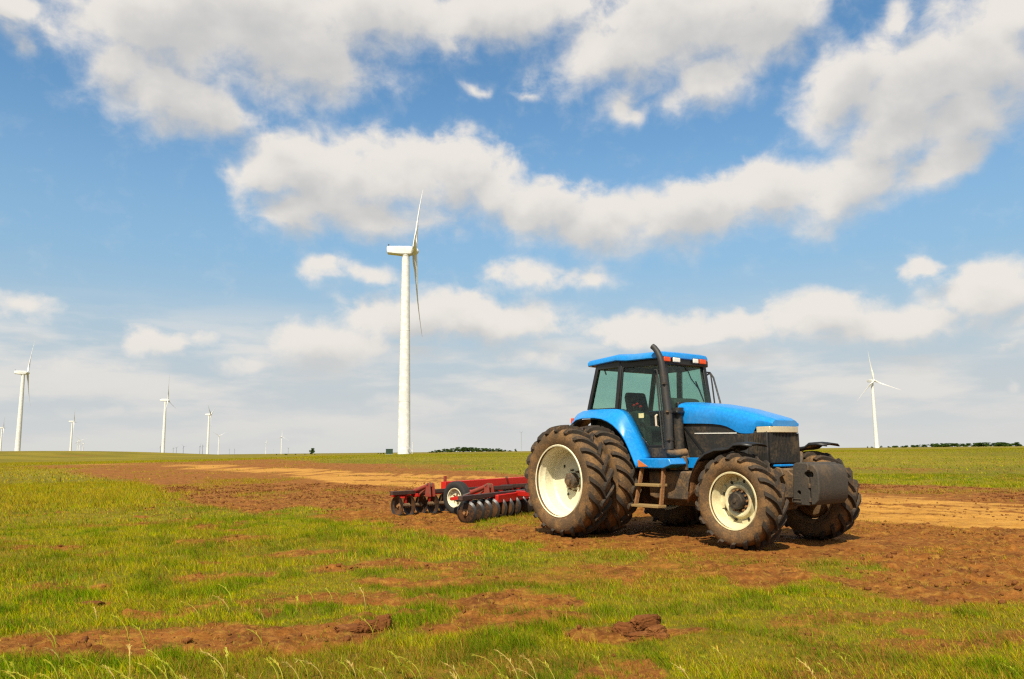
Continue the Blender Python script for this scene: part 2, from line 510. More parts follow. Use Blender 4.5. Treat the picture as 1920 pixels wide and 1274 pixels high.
# scraped or trodden streaks in the grass: x0, y0, x1, y1, half width, strength
STREAKS = [(-3.3, 7.55, -2.5, 8.15, .13, .8), (-2.5, 8.15, -1.5, 8.4, .20, .8), (-1.5, 8.2, -.3, 7.75, .16, .75), (-.5, 7.7, .25, 8.05, .26, .95), (-.55, 6.95, .2, 7.2, .30, .9),
           (-2.3, 10.15, -1.5, 10.7, .30, .8), (-1.5, 10.5, -.45, 10.1, .28, .7), (-4.25, 7.83, -4.0, 7.85, .10, 1.0), (-.45, 9.0, .9, 9.3, .35, .55), (2.9, 5.9, 4.2, 6.2, .22, .6),
           (-1.6, 7.25, -1.2, 7.35, .12, .9), (-3.9, 9.6, -3.2, 9.7, .22, .75), (-5.5, 13.5, -4.6, 13.9, .32, .7), (-3.3, 11.6, -2.6, 11.8, .26, .7), (-8.4, 16.5, -7.2, 17.3, .40, .6),
           (.7, 6.35, 1.25, 6.5, .22, .9), (1.2, 9.9, 2.6, 9.6, .5, .6), (-4.9, 8.9, -4.6, 8.95, .15, .7), (2.2, 6.95, 3.4, 7.1, .2, .55), (-.2, 5.7, .5, 5.75, .18, .45)]

def poly_sd(px, py, poly):
    """signed distance, positive inside"""
    P = np.array(poly, float); Q = np.roll(P, -1, 0)
    best = np.full(px.shape, 1e9); inside = np.zeros(px.shape, bool)
    for (x0, y0), (x1, y1) in zip(P, Q):
        ex, ey = x1 - x0, y1 - y0
        t = np.clip(((px - x0) * ex + (py - y0) * ey) / (ex * ex + ey * ey), 0, 1)
        best = np.minimum(best, np.hypot(px - x0 - t * ex, py - y0 - t * ey))
        c = ((y0 > py) != (y1 > py))
        with np.errstate(divide='ignore', invalid='ignore'):
            c &= px < (x1 - x0) * (py - y0) / (y1 - y0 + 1e-12) + x0
        inside ^= c
    return np.where(inside, best, -best)

TR_POS, TR_PHI = (2.26, 14.745), R(53.1)
def to_tractor(x, y):
    dx, dy = x - TR_POS[0], y - TR_POS[1]
    return dx * math.cos(TR_PHI) - dy * math.sin(TR_PHI), dx * math.sin(TR_PHI) + dy * math.cos(TR_PHI)

def zones(x, y):
    """soil, road in 0..1 for points of the plain"""
    d = np.hypot(x, y)
    w = np.clip(d * 0.03, 0.12, 2.2)                   # ragged edges, wider where the zones are wide
    wx = x + (fbm(x / (w * 5), y / (w * 5), 4, 5) - .5) * w * 5
    wy = y + (fbm(x / (w * 5), y / (w * 5), 4, 6) - .5) * w * 5
    so = sstep(-1, 1, poly_sd(wx, wy, SOIL) / (w * 0.9))
    # grass that survived on the worked ground
    patch = fbm(x * 0.55 + 3, y * 0.30, 5, 22)
    keep = sstep(0.50, 0.63, patch) * 0.9
    inner = poly_sd(x, y, SOIL)
    keep *= np.where(y > 22, 0.45, 1.0) * (1 - 0.60 * sstep(1.5, 5.0, inner) * (y < 24))
    TX, TY = to_tractor(x, y)
    keep *= 1 - 0.9 * sstep(-0.4, 0.6, 1.0 - np.maximum(np.abs(TX - 1.2) / 3.6, np.abs(TY) / 2.4))
    so = so * (1 - keep)
    st = sstep(-1, 1, poly_sd(x + (fbm(x * 2, y * 2, 4, 8) - .5) * .55, y + (fbm(x * 2, y * 2, 4, 9) - .5) * .5, STRIP) / 0.16)
    so = np.maximum(so, st * 0.97)
    jx = x + (fbm(x * 1.6, y * 1.6, 4, 31) - .5) * .9
    jy = y + (fbm(x * 1.6, y * 1.6, 4, 32) - .5) * .9
    for x0, y0, x1, y1, hw, s in STREAKS:
        ex, ey = x1 - x0, y1 - y0
        t = np.clip(((jx - x0) * ex + (jy - y0) * ey) / (ex * ex + ey * ey), 0, 1)
        dd = np.hypot(jx - x0 - t * ex, jy - y0 - t * ey) / 1.4
        so = np.maximum(so, s * (1 - sstep(hw * .5, hw * 1.3, dd)))
    # small bare spots everywhere in the pasture
    so = np.maximum(so, 0.75 * sstep(0.66, 0.74, fbm(x * 1.3, y * 1.1, 4, 77)) * (d < 30))
    so = np.maximum(so, 0.5 * sstep(0.60, 0.75, fbm(x * .12, y * .06, 4, 78)) * (d > 30))
    # worn, half-bare ground between the tufts around the worked strip
    so = np.maximum(so, 0.50 * sstep(0.54, 0.70, fbm(x * .9 + 15, y * .75, 5, 79, .6)) * (1 - sstep(12, 30, d)) * (.35 + .65 * sstep(-4, 1, x)))
    ro = sstep(-1, 1, poly_sd(wx, wy, ROAD) / (w * 1.6))
    ax, ay = x * .5 + y * .866, -x * .866 + y * .5
    ro = ro * (1 - .75 * sstep(.50, .68, fbm(ax * .55, ay * .12, 5, 33)) * (1 - sstep(45, 80, d)))
    ro = ro * (1 - .45 * sstep(.52, .64, fbm(-x * .866 * 2.4 - y * .5 * 2.4, ax * .10, 4, 34)))
    return so, ro

def terrain(x, y, fine=True, zn=None):
    d = np.hypot(x, y)
    z = 3.9 * sstep(-135, -215, x + 0.0 * y) * np.exp(-((y - 380) / 140.0) ** 2)
    z += 0.85 * sstep(38, 150, y) * sstep(-75, -20, x + 0.05 * y) * (1 - 0.0 * x)
    z -= 0.02 * sstep(300, 3000, d) * 0
    z += (fbm(x * 0.035, y * 0.035, 3, 2) - 0.5) * 0.30 * sstep(16, 40, d)
    if fine:
        so, ro = zones(x, y) if zn is None else zn
        near = 1 - sstep(40, 110, d)
        TX, TY = to_tractor(x, y)
        flat = 1 - sstep(0.0, 0.8, 1.35 - np.maximum(np.abs(TX - 1.3) / 3.0, np.abs(TY) / 2.1)) * 0.75
        lump = fbm(x * 3.1, y * 3.1, 4, 51, 0.6) - 0.5
        clod = np.maximum(fbm(x * 8.0, y * 8.0, 3, 52, 0.6) - 0.55, 0)
        loose = np.clip(so - ro, 0, 1)
        z += near * flat * (loose * (lump * 0.10 + (fbm(x * 9.0, y * 9.0, 3, 56, .6) - .5) * 0.07 + clod * 0.16 - 0.012) + (1 - loose) * ((fbm(x * 1.4, y * 1.4, 3, 53) - 0.5) * 0.09 + (fbm(x * 5.5, y * 5.5, 3, 55) - 0.5) * 0.06))
        z += ro * near * flat * (fbm(x * 2.0, y * 2.0, 3, 54) - 0.5) * 0.03
    return z

def graded(fa, fb, fs, a, b, growth):
    mid = np.arange(fa, fb, fs)
    lo = []; s = fs; p = fa
    while p > a:
        s *= growth; p -= s; lo.append(p)
    hi = []; s = fs; p = mid[-1]
    while p < b:
        s *= growth; p += s; hi.append(p)
    return np.concatenate([lo[::-1], mid, hi])

def build_ground():
    xs = graded(-8.0, 9.5, 0.055, -30000, 30000, 1.085)
    ys = graded(4.6, 20.0, 0.055, -300, 38000, 1.07)
    X, Y = np.meshgrid(xs, ys)
    X = X.ravel(); Y = Y.ravel()
    so, ro = zones(X, Y)
    Z = terrain(X, Y, True, (so, ro))
    me = np_mesh('ground', np.stack([X, Y, Z], 1), [grid_faces(len(xs), len(ys))])
    set_attr(me, 'soil', so); set_attr(me, 'road', ro)
    me.polygons.foreach_set('use_smooth', np.ones(len(me.polygons), bool))
    m = bpy.data.materials.new('earth_and_turf')
    m.use_nodes = True
    t = m.node_tree
    b = t.nodes['Principled BSDF']
    b.inputs['Roughness'].default_value = 0.95
    b.inputs['Specular IOR Level'].default_value = 0.15
    at = lambda n: N(t, 'ShaderNodeAttribute', attribute_name=n).outputs['Fac']
    pos = N(t, 'ShaderNodeNewGeometry').outputs['Position']
    def noise(sc, det=6.0, ro=0.6, v=pos):
        return N(t, 'ShaderNodeTexNoise', {'Vector': v, 'Scale': sc, 'Detail': det, 'Roughness': ro}).outputs[0]
    fine = noise(16.0, 8.0, 0.7); mid = noise(2.2, 7.0, 0.65); big = noise(0.23, 5.0)
    broad = noise(0.035, 5.0)
    # soil
    sc = mixc(t, mrange(t, mid, 0.30, 0.70), (0.118, 0.036, 0.006), (0.275, 0.098, 0.016))
    sc = mixc(t, mrange(t, fine, 0.45, 0.75, 0.0, 0.7), sc, (0.43, 0.190, 0.038))
    sc = mixc(t, mrange(t, noise(5.5), 0.50, 0.70, 0.0, 0.55), sc, (0.40, 0.220, 0.032))
    # dirt road
    ms = N(t, 'ShaderNodeMapping', {'Vector': pos, 'Rotation': (0, 0, R(-60)), 'Scale': (0.25, 0.9, 1.0)}).outputs[0]
    rut = noise(1.6, 5.0, 0.6, ms)
    rc = mixc(t, mrange(t, rut, 0.33, 0.66), (0.36, 0.160, 0.025), (0.49, 0.240, 0.042))
    rc = mixc(t, mrange(t, mid, 0.4, 0.75, 0.0, 0.6), rc, (0.54, 0.285, 0.060))
    rc = mixc(t, mrange(t, fine, 0.5, 0.8, 0.0, 0.5), rc, (0.27, 0.12, 0.045))
    # turf under and between the blades
    gc = mixc(t, mrange(t, mid, 0.3, 0.7), (0.095, 0.080, 0.005), (0.22, 0.160, 0.010))
    gc = mixc(t, mrange(t, big, 0.35, 0.65, 0.0, 0.75), gc, (0.13, 0.125, 0.006))
    gc = mixc(t, mrange(t, broad, 0.40, 0.62, 0.0, 0.65), gc, (0.25, 0.185, 0.012))
    gc = mixc(t, mrange(t, fine, 0.52, 0.75, 0.0, 0.7), gc, (0.24, 0.125, 0.020))
    nb = ma(t, 'MULTIPLY', ma(t, 'SUBTRACT', fine, 0.5), 0.9)
    fs = mrange(t, ma(t, 'ADD', at('soil'), nb), 0.22, 0.72)
    fr = mrange(t, ma(t, 'ADD', at('road'), ma(t, 'MULTIPLY', nb, 0.7)), 0.35, 0.65)
    c = mixc(t, fs, gc, sc)
    c = mixc(t, fr, c, rc)
    t.links.new(c, b.inputs['Base Color'])
    h = ma(t, 'ADD', ma(t, 'MULTIPLY', fine, 0.6), mid)
    bp = N(t, 'ShaderNodeBump', {'Height': h, 'Strength': 0.9, 'Distance': 0.06})
    t.links.new(bp.outputs[0], b.inputs['Normal'])
    me.materials.append(m)
    o = bpy.data.objects.new('ground', me)
    COL.objects.link(o)
    o['kind'] = 'structure'
    o['label'] = 'pasture with a tan dirt road and strips of freshly turned brown soil'
build_ground()

# ------------------------------------------------------------------ grass, clods
def leaf_mat(name, trans=0.35):
    m = bpy.data.materials.new(name)
    m.use_nodes = True
    t = m.node_tree
    t.nodes.clear()
    c = N(t, 'ShaderNodeAttribute', attribute_name='col').outputs['Color']
    d = N(t, 'ShaderNodeBsdfDiffuse', {0: c})
    tl = N(t, 'ShaderNodeBsdfTranslucent', {0: c})
    mx = N(t, 'ShaderNodeMixShader', {0: trans, 1: d.outputs[0], 2: tl.outputs[0]})
    N(t, 'ShaderNodeOutputMaterial', {0: mx.outputs[0]})
    return m
LEAF = leaf_mat('leaf')

def scatter(n, d0, d1, half=R(40)):
    d = np.sqrt(rng.uniform(d0 * d0, d1 * d1, n))
    a = rng.uniform(-half, half, n)
    return d * np.sin(a), d * np.cos(a), d

def blades(x, y, h, w, bend, col, segs, lean_dir=None, zn=None):
    """one blade of grass for every root: a tapering strip of segs quads and a tip"""
    n = len(x)
    z = terrain(x, y, True, zn)
    face = rng.uniform(0, 2 * PI, n)
    ld = rng.uniform(0, 2 * PI, n) if lean_dir is None else lean_dir
    wx, wy = np.cos(face) * w / 2, np.sin(face) * w / 2
    lx, ly = np.cos(ld) * bend, np.sin(ld) * bend
    per = 2 * segs + 1
    V = np.zeros((n, per, 3)); C = np.zeros((n, per, 3))
    for k in range(segs):
        t = k / segs
        off = t * t
        s = 1 - 0.45 * t
        for j, sg in ((0, -1), (1, 1)):
            V[:, 2 * k + j, 0] = x + lx * off + sg * wx * s
            V[:, 2 * k + j, 1] = y + ly * off + sg * wy * s
            V[:, 2 * k + j, 2] = z - 0.01 + h * t
    V[:, -1, 0] = x + lx; V[:, -1, 1] = y + ly; V[:, -1, 2] = z + h * (1 - 0.12 * np.minimum(bend / np.maximum(h, 1e-3), 2))
    C[:] = col[:, None, :]
    b = np.arange(n)[:, None] * per
    q = []
    for k in range(segs - 1):
        q.append(b + np.array([2 * k, 2 * k + 1, 2 * k + 3, 2 * k + 2]))
    tri = b + np.array([2 * segs - 2, 2 * segs - 1, 2 * segs])
    return V.reshape(-1, 3), C.reshape(-1, 3), q, tri

GREEN = np.array([[.190, .285, .003], [.320, .355, .004], [.425, .400, .005], [.125, .200, .004], [.50, .395, .006]])
STRAW = np.array([[.42, .25, .030], [.34, .165, .022], [.50, .35, .055], [.27, .120, .018]])

def grass_colour(x, y, n, straw_more=0.0):
    big = fbm(x * .25 + 9, y * .16, 4, 61); sm = fbm(x * 1.1, y * .9, 3, 62)
    k = rng.integers(0, 5, n)
    c = GREEN[k] * rng.uniform(.75, 1.25, (n, 1))
    # whole tussocks lean green or yellow
    f = sstep(.38, .66, big * .55 + sm * .45)[:, None]
    c = c * (1 - .45 * f) + np.array([.32, .25, .008]) * .45 * f
    g = sstep(.55, .75, fbm(x * .8 + 40, y * .8, 3, 63))[:, None]
    c = c * (1 - .5 * g) + np.array([.090, .145, .004]) * .5 * g
    ps = .16 + .22 * sstep(.45, .7, fbm(x * .5, y * .4, 4, 64)) + straw_more
    s = rng.random(n) < ps
    c[s] = STRAW[rng.integers(0, 4, s.sum())] * rng.uniform(.75, 1.2, (s.sum(), 1))
    return c

def build_grass():
    VV, CC, Q, T = [], [], [], []
    base = 0
    def put(x, y, h, w, bend, col, segs, ld=None, zn=None):
        nonlocal base
        V, C, q, tri = blades(x, y, h, w, bend, col, segs, ld, zn)
        VV.append(V); CC.append(C)
        for a in q: Q.append(a + base)
        T.append(tri + base)
        base += len(V)
    WIND = R(180)           # blown towards -x
    for d0, d1, n, hmin, hmax, w, segs in ((4.0, 6.6, 170000, .015, .070, .0040, 3), (6.6, 10, 200000, .015, .070, .0055, 2), (10, 19, 300000, .02, .09, .0095, 1),
                                           (19, 48, 300000, .03, .11, .018, 1), (48, 230, 300000, .04, .12, .055, 1)):
        x, y, d = scatter(n, d0, d1, R(41) if d1 < 100 else R(37))
        so, ro = zones(x, y)
        clump = fbm(x * 4.2, y * 4.2, 3, 71)
        tall = fbm(x * .6, y * .6, 3, 72)
        p = np.clip(1.25 - 1.25 * np.maximum(so, ro * 1.1), 0.0, 1) * (.66 + .34 * sstep(.40, .58, clump))
        p = np.maximum(p, (0.05 + .22 * sstep(.50, .66, clump) * sstep(.42, .6, fbm(x * .9, y * .9, 3, 74))) * (ro < .3) * (d < 40))
        TX, TY = to_tractor(x, y)
        under = (np.abs(TX - 1.6) < 2.9) & (np.abs(TY) < 1.5)
        p = np.where(under, 0, p)
        kk = rng.random(n) < p
        x, y, d, so, ro, clump, tall = x[kk], y[kk], d[kk], so[kk], ro[kk], clump[kk], tall[kk]
        m = len(x)
        yellow = sstep(-2, -9, x + .18 * y) * sstep(14, 26, y)
        tus = sstep(.52, .68, fbm(x * 2.3 + 7, y * 2.3, 3, 73))
        h = hmin + (hmax - hmin) * rng.random(m) ** 1.3 * (.35 + .9 * sstep(.35, .68, tall) + .9 * tus) * (1 - .5 * so)
        h *= 1 + .7 * yellow
        col = grass_colour(x, y, m, .15 * yellow)
        col *= (1.12 - .30 * tus)[:, None] * np.where((tus > .5)[:, None], np.array([.72, 1.0, .8]), 1.0)
        dry = rng.random(m) < so * .8
        col[dry] = STRAW[rng.integers(0, 4, dry.sum())] * rng.uniform(.7, 1.1, (dry.sum(), 1))
        yy = (rng.random(m) < .55 * yellow)
        col[yy] = np.array([.41, .31, .012]) * rng.uniform(.8, 1.2, (yy.sum(), 1))
        far = sstep(45, 120, d)[:, None]
        col = col * (1 - .35 * far) + np.array([.32, .285, .006]) * .35 * far
        ld = WIND + rng.normal(0, 1.25, m)
        put(x, y, h, w * rng.uniform(.7, 1.3, m), h * rng.uniform(.15, 1.0, m), col, segs, ld, (so, ro))
    # straw and torn grass lying on the bare soil
    x, y, d = scatter(190000, 4.4, 20)
    so, ro = zones(x, y)
    kk = rng.random(len(x)) < np.clip(so - .9 * ro + .12, 0, 1) * .8 * sstep(.40, .62, fbm(x * 1.3, y * 1.3, 3, 81))
    x, y, d, so, ro = x[kk], y[kk], d[kk], so[kk], ro[kk]; m = len(x)
    put(x, y, rng.uniform(.008, .03, m), .0035 * d / 6, rng.uniform(.04, .15, m), STRAW[rng.integers(0, 4, m)] * rng.uniform(.7, 1.15, (m, 1)), 1, None, (so, ro))
    V = np.concatenate(VV); C = np.concatenate(CC)
    me = np_mesh('grass', V, ([np.concatenate(Q)] if Q else []) + [np.concatenate(T)])
    set_col(me, 'col', C)
    me.materials.append(LEAF)
    o = bpy.data.objects.new('grass', me); COL.objects.link(o)
    tag(o, 'short yellow-green pasture grass with dry straw blades', 'grass', kind='stuff')
build_grass()

def build_seed_grass():
    """tall seeding stalks with drooping oat-like heads along the near edge"""
    mb_v, mb_c, F = [], [], []
    def quad(a, b, c, d, col):
        i = len(mb_v)
        mb_v.extend([a, b, c, d]); mb_c.extend([col] * 4); F.append((i, i + 1, i + 2, i + 3))
    roots = []
    for _ in range(80):
        x = random.uniform(-4.3, -.6) if random.random() < .8 else random.uniform(-4.3, .3); y = random.uniform(4.75, 5.35)
        roots.append((x, y, random.uniform(.10, .27)))
    for _ in range(30):
        roots.append((random.uniform(-.4, 4.6), random.uniform(4.6, 5.2), random.uniform(.16, .28)))
    for _ in range(26):
        roots.append((random.uniform(-4.6, -1.0), random.uniform(5.6, 8.5), random.uniform(.16, .26)))
    for x, y, h in roots:
        z = float(terrain(np.array([x]), np.array([y]))[0])
        col = random.choice([(.44, .42, .04), (.52, .46, .06), (.58, .42, .12), (.36, .38, .03)])
        bend = random.uniform(.35, .9) * h; dr = PI + random.gauss(0, .5)
        pts = []
        for k in range(7):
            t = k / 6
            pts.append(Vector((x + math.cos(dr) * bend * t ** 2, y + math.sin(dr) * bend * t ** 2, z + h * (t - .22 * t ** 3))))
        w = .0022
        for a, b in zip(pts, pts[1:]):
            quad(a + Vector((0, -w, 0)) + Vector((-w, 0, 0)), a + Vector((w, w, 0)), b + Vector((w, w, 0)), b + Vector((-w, -w, 0)), col)
        # spikelets along the upper third
        for k in range(random.randint(14, 26)):
            t = random.uniform(.60, 1.0)
            i = min(5, int(t * 6)); f = t * 6 - i
            p = pts[i].lerp(pts[i + 1], f)
            st_ = (pts[i + 1] - pts[i]).normalized()
            dv = (st_ + Vector((random.gauss(0, .28), random.gauss(0, .28), random.gauss(-.15, .25)))).normalized()
            L = random.uniform(.022, .040); s = Vector((0, 0, 1)).cross(dv).normalized() * random.uniform(.0025, .0045)
            c2 = tuple(v * random.uniform(.85, 1.2) for v in col)
            quad(p, p + dv * L * .5 + s, p + dv * L, p + dv * L * .5 - s, c2)
        # leaves
        for k in range(2):
            t = random.uniform(.05, .4); p = pts[int(t * 6)]
            a = random.uniform(0, 2 * PI); L = random.uniform(.08, .2)
            q = p + Vector((math.cos(a) * L * .4, math.sin(a) * L * .4, L * .6)); s = Vector((-math.sin(a), math.cos(a), 0)) * .0025
            quad(p - s, p + s, q + s * .2, q - s * .2, random.choice([(.12, .19, .01), (.20, .24, .015)]))
    me = np_mesh('seeding_grass', np.array([tuple(v) for v in mb_v]), [np.array(F)])
    set_col(me, 'col', np.array(mb_c))
    me.materials.append(LEAF)
    o = bpy.data.objects.new('seeding_grass', me); COL.objects.link(o)
    tag(o, 'tall pale seeding grass stalks bent by the wind', 'grass', kind='stuff')
build_seed_grass()

SOIL_M = mat('loose_soil', (0.15, 0.052, 0.014), rough=0.95, dirt=(0.29, 0.125, 0.032), dirt_amt=0.45, scale=7, bump=0.6, bscale=25, spec=0.15)
def ico(sub=1):
    bm = bmesh.new(); bmesh.ops.create_icosphere(bm, subdivisions=sub, radius=1)
    v = np.array([p.co for p in bm.verts]); f = np.array([[q.index for q in p.verts] for p in bm.faces]); bm.free()
    return v, f

def build_clods():
    iv, jf = ico(1)
    x, y, d = scatter(95000, 4.6, 40)
    so, ro = zones(x, y)
    kk = rng.random(len(x)) < (np.clip(so - 1.1 * ro, 0, 1) ** 1.5 + .12 * ro) * sstep(.38, .66, fbm(x * 1.1, y * 1.1, 3, 85)) * .5
    x, y, d, so, ro = x[kk], y[kk], d[kk], so[kk], ro[kk]; n = len(x)
    s = .005 + .020 * rng.random(n) ** 3 + .0005 * d
    z = terrain(x, y, True, (so, ro))
    V = iv[None] * rng.uniform(.55, 1.45, (n, len(iv), 1)) * (s[:, None] * rng.uniform(.7, 1.5, (n, 3)))[:, None, :] * np.array([1, 1, .7])
    V += np.stack([x, y, z + s * .25], 1)[:, None]
    F = jf[None] + (np.arange(n) * len(iv))[:, None, None]
    me = np_mesh('soil_crumbs', V.reshape(-1, 3), [F.reshape(-1, 3)])
    me.materials.append(SOIL_M)
    o = bpy.data.objects.new('soil_crumbs', me); COL.objects.link(o)
    tag(o, 'loose crumbs of turned brown soil', 'soil', kind='stuff')
    print('clods', n)
build_clods()

def big_clod(x, y, lobes, label, seed):
    iv, jf = ico(5)
    V = []; F = []
    for (dx, dy, dz, sx, sy, sz, rz) in lobes:
        q = fbm(iv[:, 0] * 1.6 + seed + dx * 9, iv[:, 1] * 1.6 + iv[:, 2] * 1.3, 3, seed) + .55 * np.abs(fbm(iv[:, 0] * 4.5 + iv[:, 2] * 2, iv[:, 1] * 4.5 - iv[:, 2] * 3, 4, seed + 1, .6) - .5) + .35 * (fbm(iv[:, 0] * 13 + iv[:, 2] * 7, iv[:, 1] * 13 - iv[:, 2] * 9, 3, seed + 2) - .5)
        p = iv * (0.45 + 1.0 * q[:, None])
        p = np.sign(p) * np.abs(p) ** 0.7 * np.array([sx, sy, sz])
        c, s = math.cos(rz), math.sin(rz)
        p = np.stack([p[:, 0] * c - p[:, 1] * s + dx, p[:, 0] * s + p[:, 1] * c + dy, p[:, 2] + dz], 1)
        F.append(jf + sum(len(v) for v in V)); V.append(p)
    me = np_mesh('soil_clod', np.concatenate(V), [np.concatenate(F)])
    me.materials.append(SOIL_M)
    o = bpy.data.objects.new('soil_clod', me); COL.objects.link(o)
    o.location = (x, y, float(terrain(np.array([x]), np.array([y]))[0]))
    tag(o, label, 'clod', 'large soil clods')
big_clod(0.98, 6.45, [(.05, .05, .07, .15, .05, .055, .55), (-.11, .02, .035, .10, .05, .05, -.3), (.13, -.02, .025, .09, .06, .035, .9), (-.02, -.11, .005, .13, .06, .03, .15), (.14, -.12, .0, .07, .05, .03, -.4)], 'large overturned slab of brown soil lying alone in the grass', 3)
big_clod(-1.10, 6.78, [(0, 0, .035, .07, .05, .065, .3), (-.10, -.03, .02, .10, .06, .045, .8), (-.25, -.05, .0, .12, .07, .035, .2)], 'upright brown soil clod at the end of the bare strip', 5)
big_clod(-4.12, 7.85, [(0, 0, .01, .14, .08, .035, .1)], 'low flat brown soil clod in the grass on the far left', 9)

# ================================================================== wind turbines
WHITE_T = mat('turbine_paint', (0.72, 0.71, 0.67), rough=0.45, dirt=(0.60, 0.58, 0.52), dirt_amt=0.10, scale=0.08, spec=0.35)
DARKGREY = mat('dark_grey_metal', (0.055, 0.055, 0.052), rough=0.5)

def blade_mesh(L=37.0, n=22, seg=14):
    m = MB()
    rows = []
    for i in range(n + 1):
        t = i / n
        z = 1.2 + (L - 1.2) * t
        if t < 0.06:
            chord, thick = 1.9, 1.9
        else:
            u = (t - 0.06) / 0.94
            peak = math.exp(-((u - .14) / .16) ** 2)
            chord = 1.9 * (1 - sm(u / .12)) + sm(u / .12) * (0.22 + 1.5 * (1 - u) ** 1.1 + 0.9 * peak)
            chord = chord if u < .97 else chord * .6
            thick = 1.9 * (1 - sm(u / .18)) + sm(u / .18) * (0.10 + 0.55 * (1 - u))
        tw = R(70) - R(16) * (1 - t) ** 2           # feathered, flat side towards the rotor axis
        bend = 1.8 * t ** 2.2                        # pre-bend, away from the tower
        ring = []
        for k in range(seg):
            a = 2 * PI * k / seg
            cx = math.cos(a) * chord / 2 + (0.16 * chord if t > .08 else 0)
            cy = math.sin(a) * thick / 2 * (0.55 + 0.45 * (1 - math.cos(a)) / 2 * 2 if t > .08 else 1)
            ring.append((math.cos(tw) * cx - math.sin(tw) * cy + bend, math.sin(tw) * cx + math.cos(tw) * cy, z))
        rows.append(ring + [ring[0]])
    m.grid(rows)
    m.add(rows[-1][:-1], [tuple(range(seg))])
    return m

def sm(u):
    u = min(1, max(0, u)); return u * u * (3 - 2 * u)

def make_turbine():
    root = empty('wind_turbine')
    m = MB()
    H = 78.2
    m.lathe_z([(-0.6, 2.55), (0, 2.45), (20, 2.25), (20.02, 2.29), (20.2, 2.29), (20.22, 2.24), (48, 1.90), (48.02, 1.94), (48.2, 1.94), (48.22, 1.89), (H - .3, 1.48), (H, 1.62), (H + .35, 1.62), (H + .36, 0.0)], 40)
    tw = m.obj('tower', WHITE_T, root, angle=25)
        # nacelle: a long rounded box, tapering to the rear
    n = MB()
    rows = []
    for x, hw, z0, z1 in ((-7.4, 1.25, -0.5, 1.75), (-7.0, 1.55, -1.0, 1.95), (-2.0, 1.75, -1.5, 2.0), (1.6, 1.75, -1.5, 2.0), (2.3, 1.6, -1.35, 1.85), (2.5, 1.45, -1.2, 1.7)):
        r = .35
        ring = [(x, -hw + r, z0), (x, hw - r, z0), (x, hw, z0 + r), (x, hw, z1 - r), (x, hw - r, z1), (x, -hw + r, z1), (x, -hw, z1 - r), (x, -hw, z0 + r)]
        rows.append(ring + [ring[0]])
    n.grid(rows); n.add(rows[0][:-1], [tuple(range(7, -1, -1))]); n.add(rows[-1][:-1], [tuple(range(8))])
    na = n.obj('nacelle', WHITE_T, root, bevel=.06)
    na.location.z = 80
    v = MB(); v.box(-7.0, -6.6, -.04, .04, 1.9, 3.0); v.box(-7.15, -6.45, -.05, .05, 2.9, 3.05)
    v.obj('wind_vane', DARKGREY, na)
    e = MB(); e.box(-7.44, -7.2, -.8, .8, .2, 1.2)
    e.obj('vent', DARKGREY, na)
    rot = empty('rotor', (3.5, 0, 80.2), parent=root)
    h = MB()
    h.lathe([(-1.1, 1.25), (-.6, 1.5), (.4, 1.5), (1.1, 1.15), (1.6, .6), (1.75, .0)], 24)
    hm = h.mesh('hub', WHITE_T)
    hm.transform(Matrix.Rotation(-PI / 2, 4, 'Z'))        # turn the axis from +y to +x
    hub = bpy.data.objects.new('hub', hm); COL.objects.link(hub); hub.parent = rot
    bm_ = blade_mesh().mesh('blade', WHITE_T, 60)
    for k in range(3):
        b = bpy.data.objects.new('blade', bm_); COL.objects.link(b); b.parent = rot
        b.rotation_euler = (k * 2 * PI / 3, R(3.0), 0)
        b.rotation_mode = 'XYZ'
        # cone outwards first, then spread round the axis
        b.matrix_local = Matrix.Rotation(k * 2 * PI / 3, 4, 'X') @ Matrix.Rotation(R(1.5), 4, 'Y')
    return root

def gz(x, y):
    return float(terrain(np.array([float(x)]), np.array([float(y)]), False)[0])

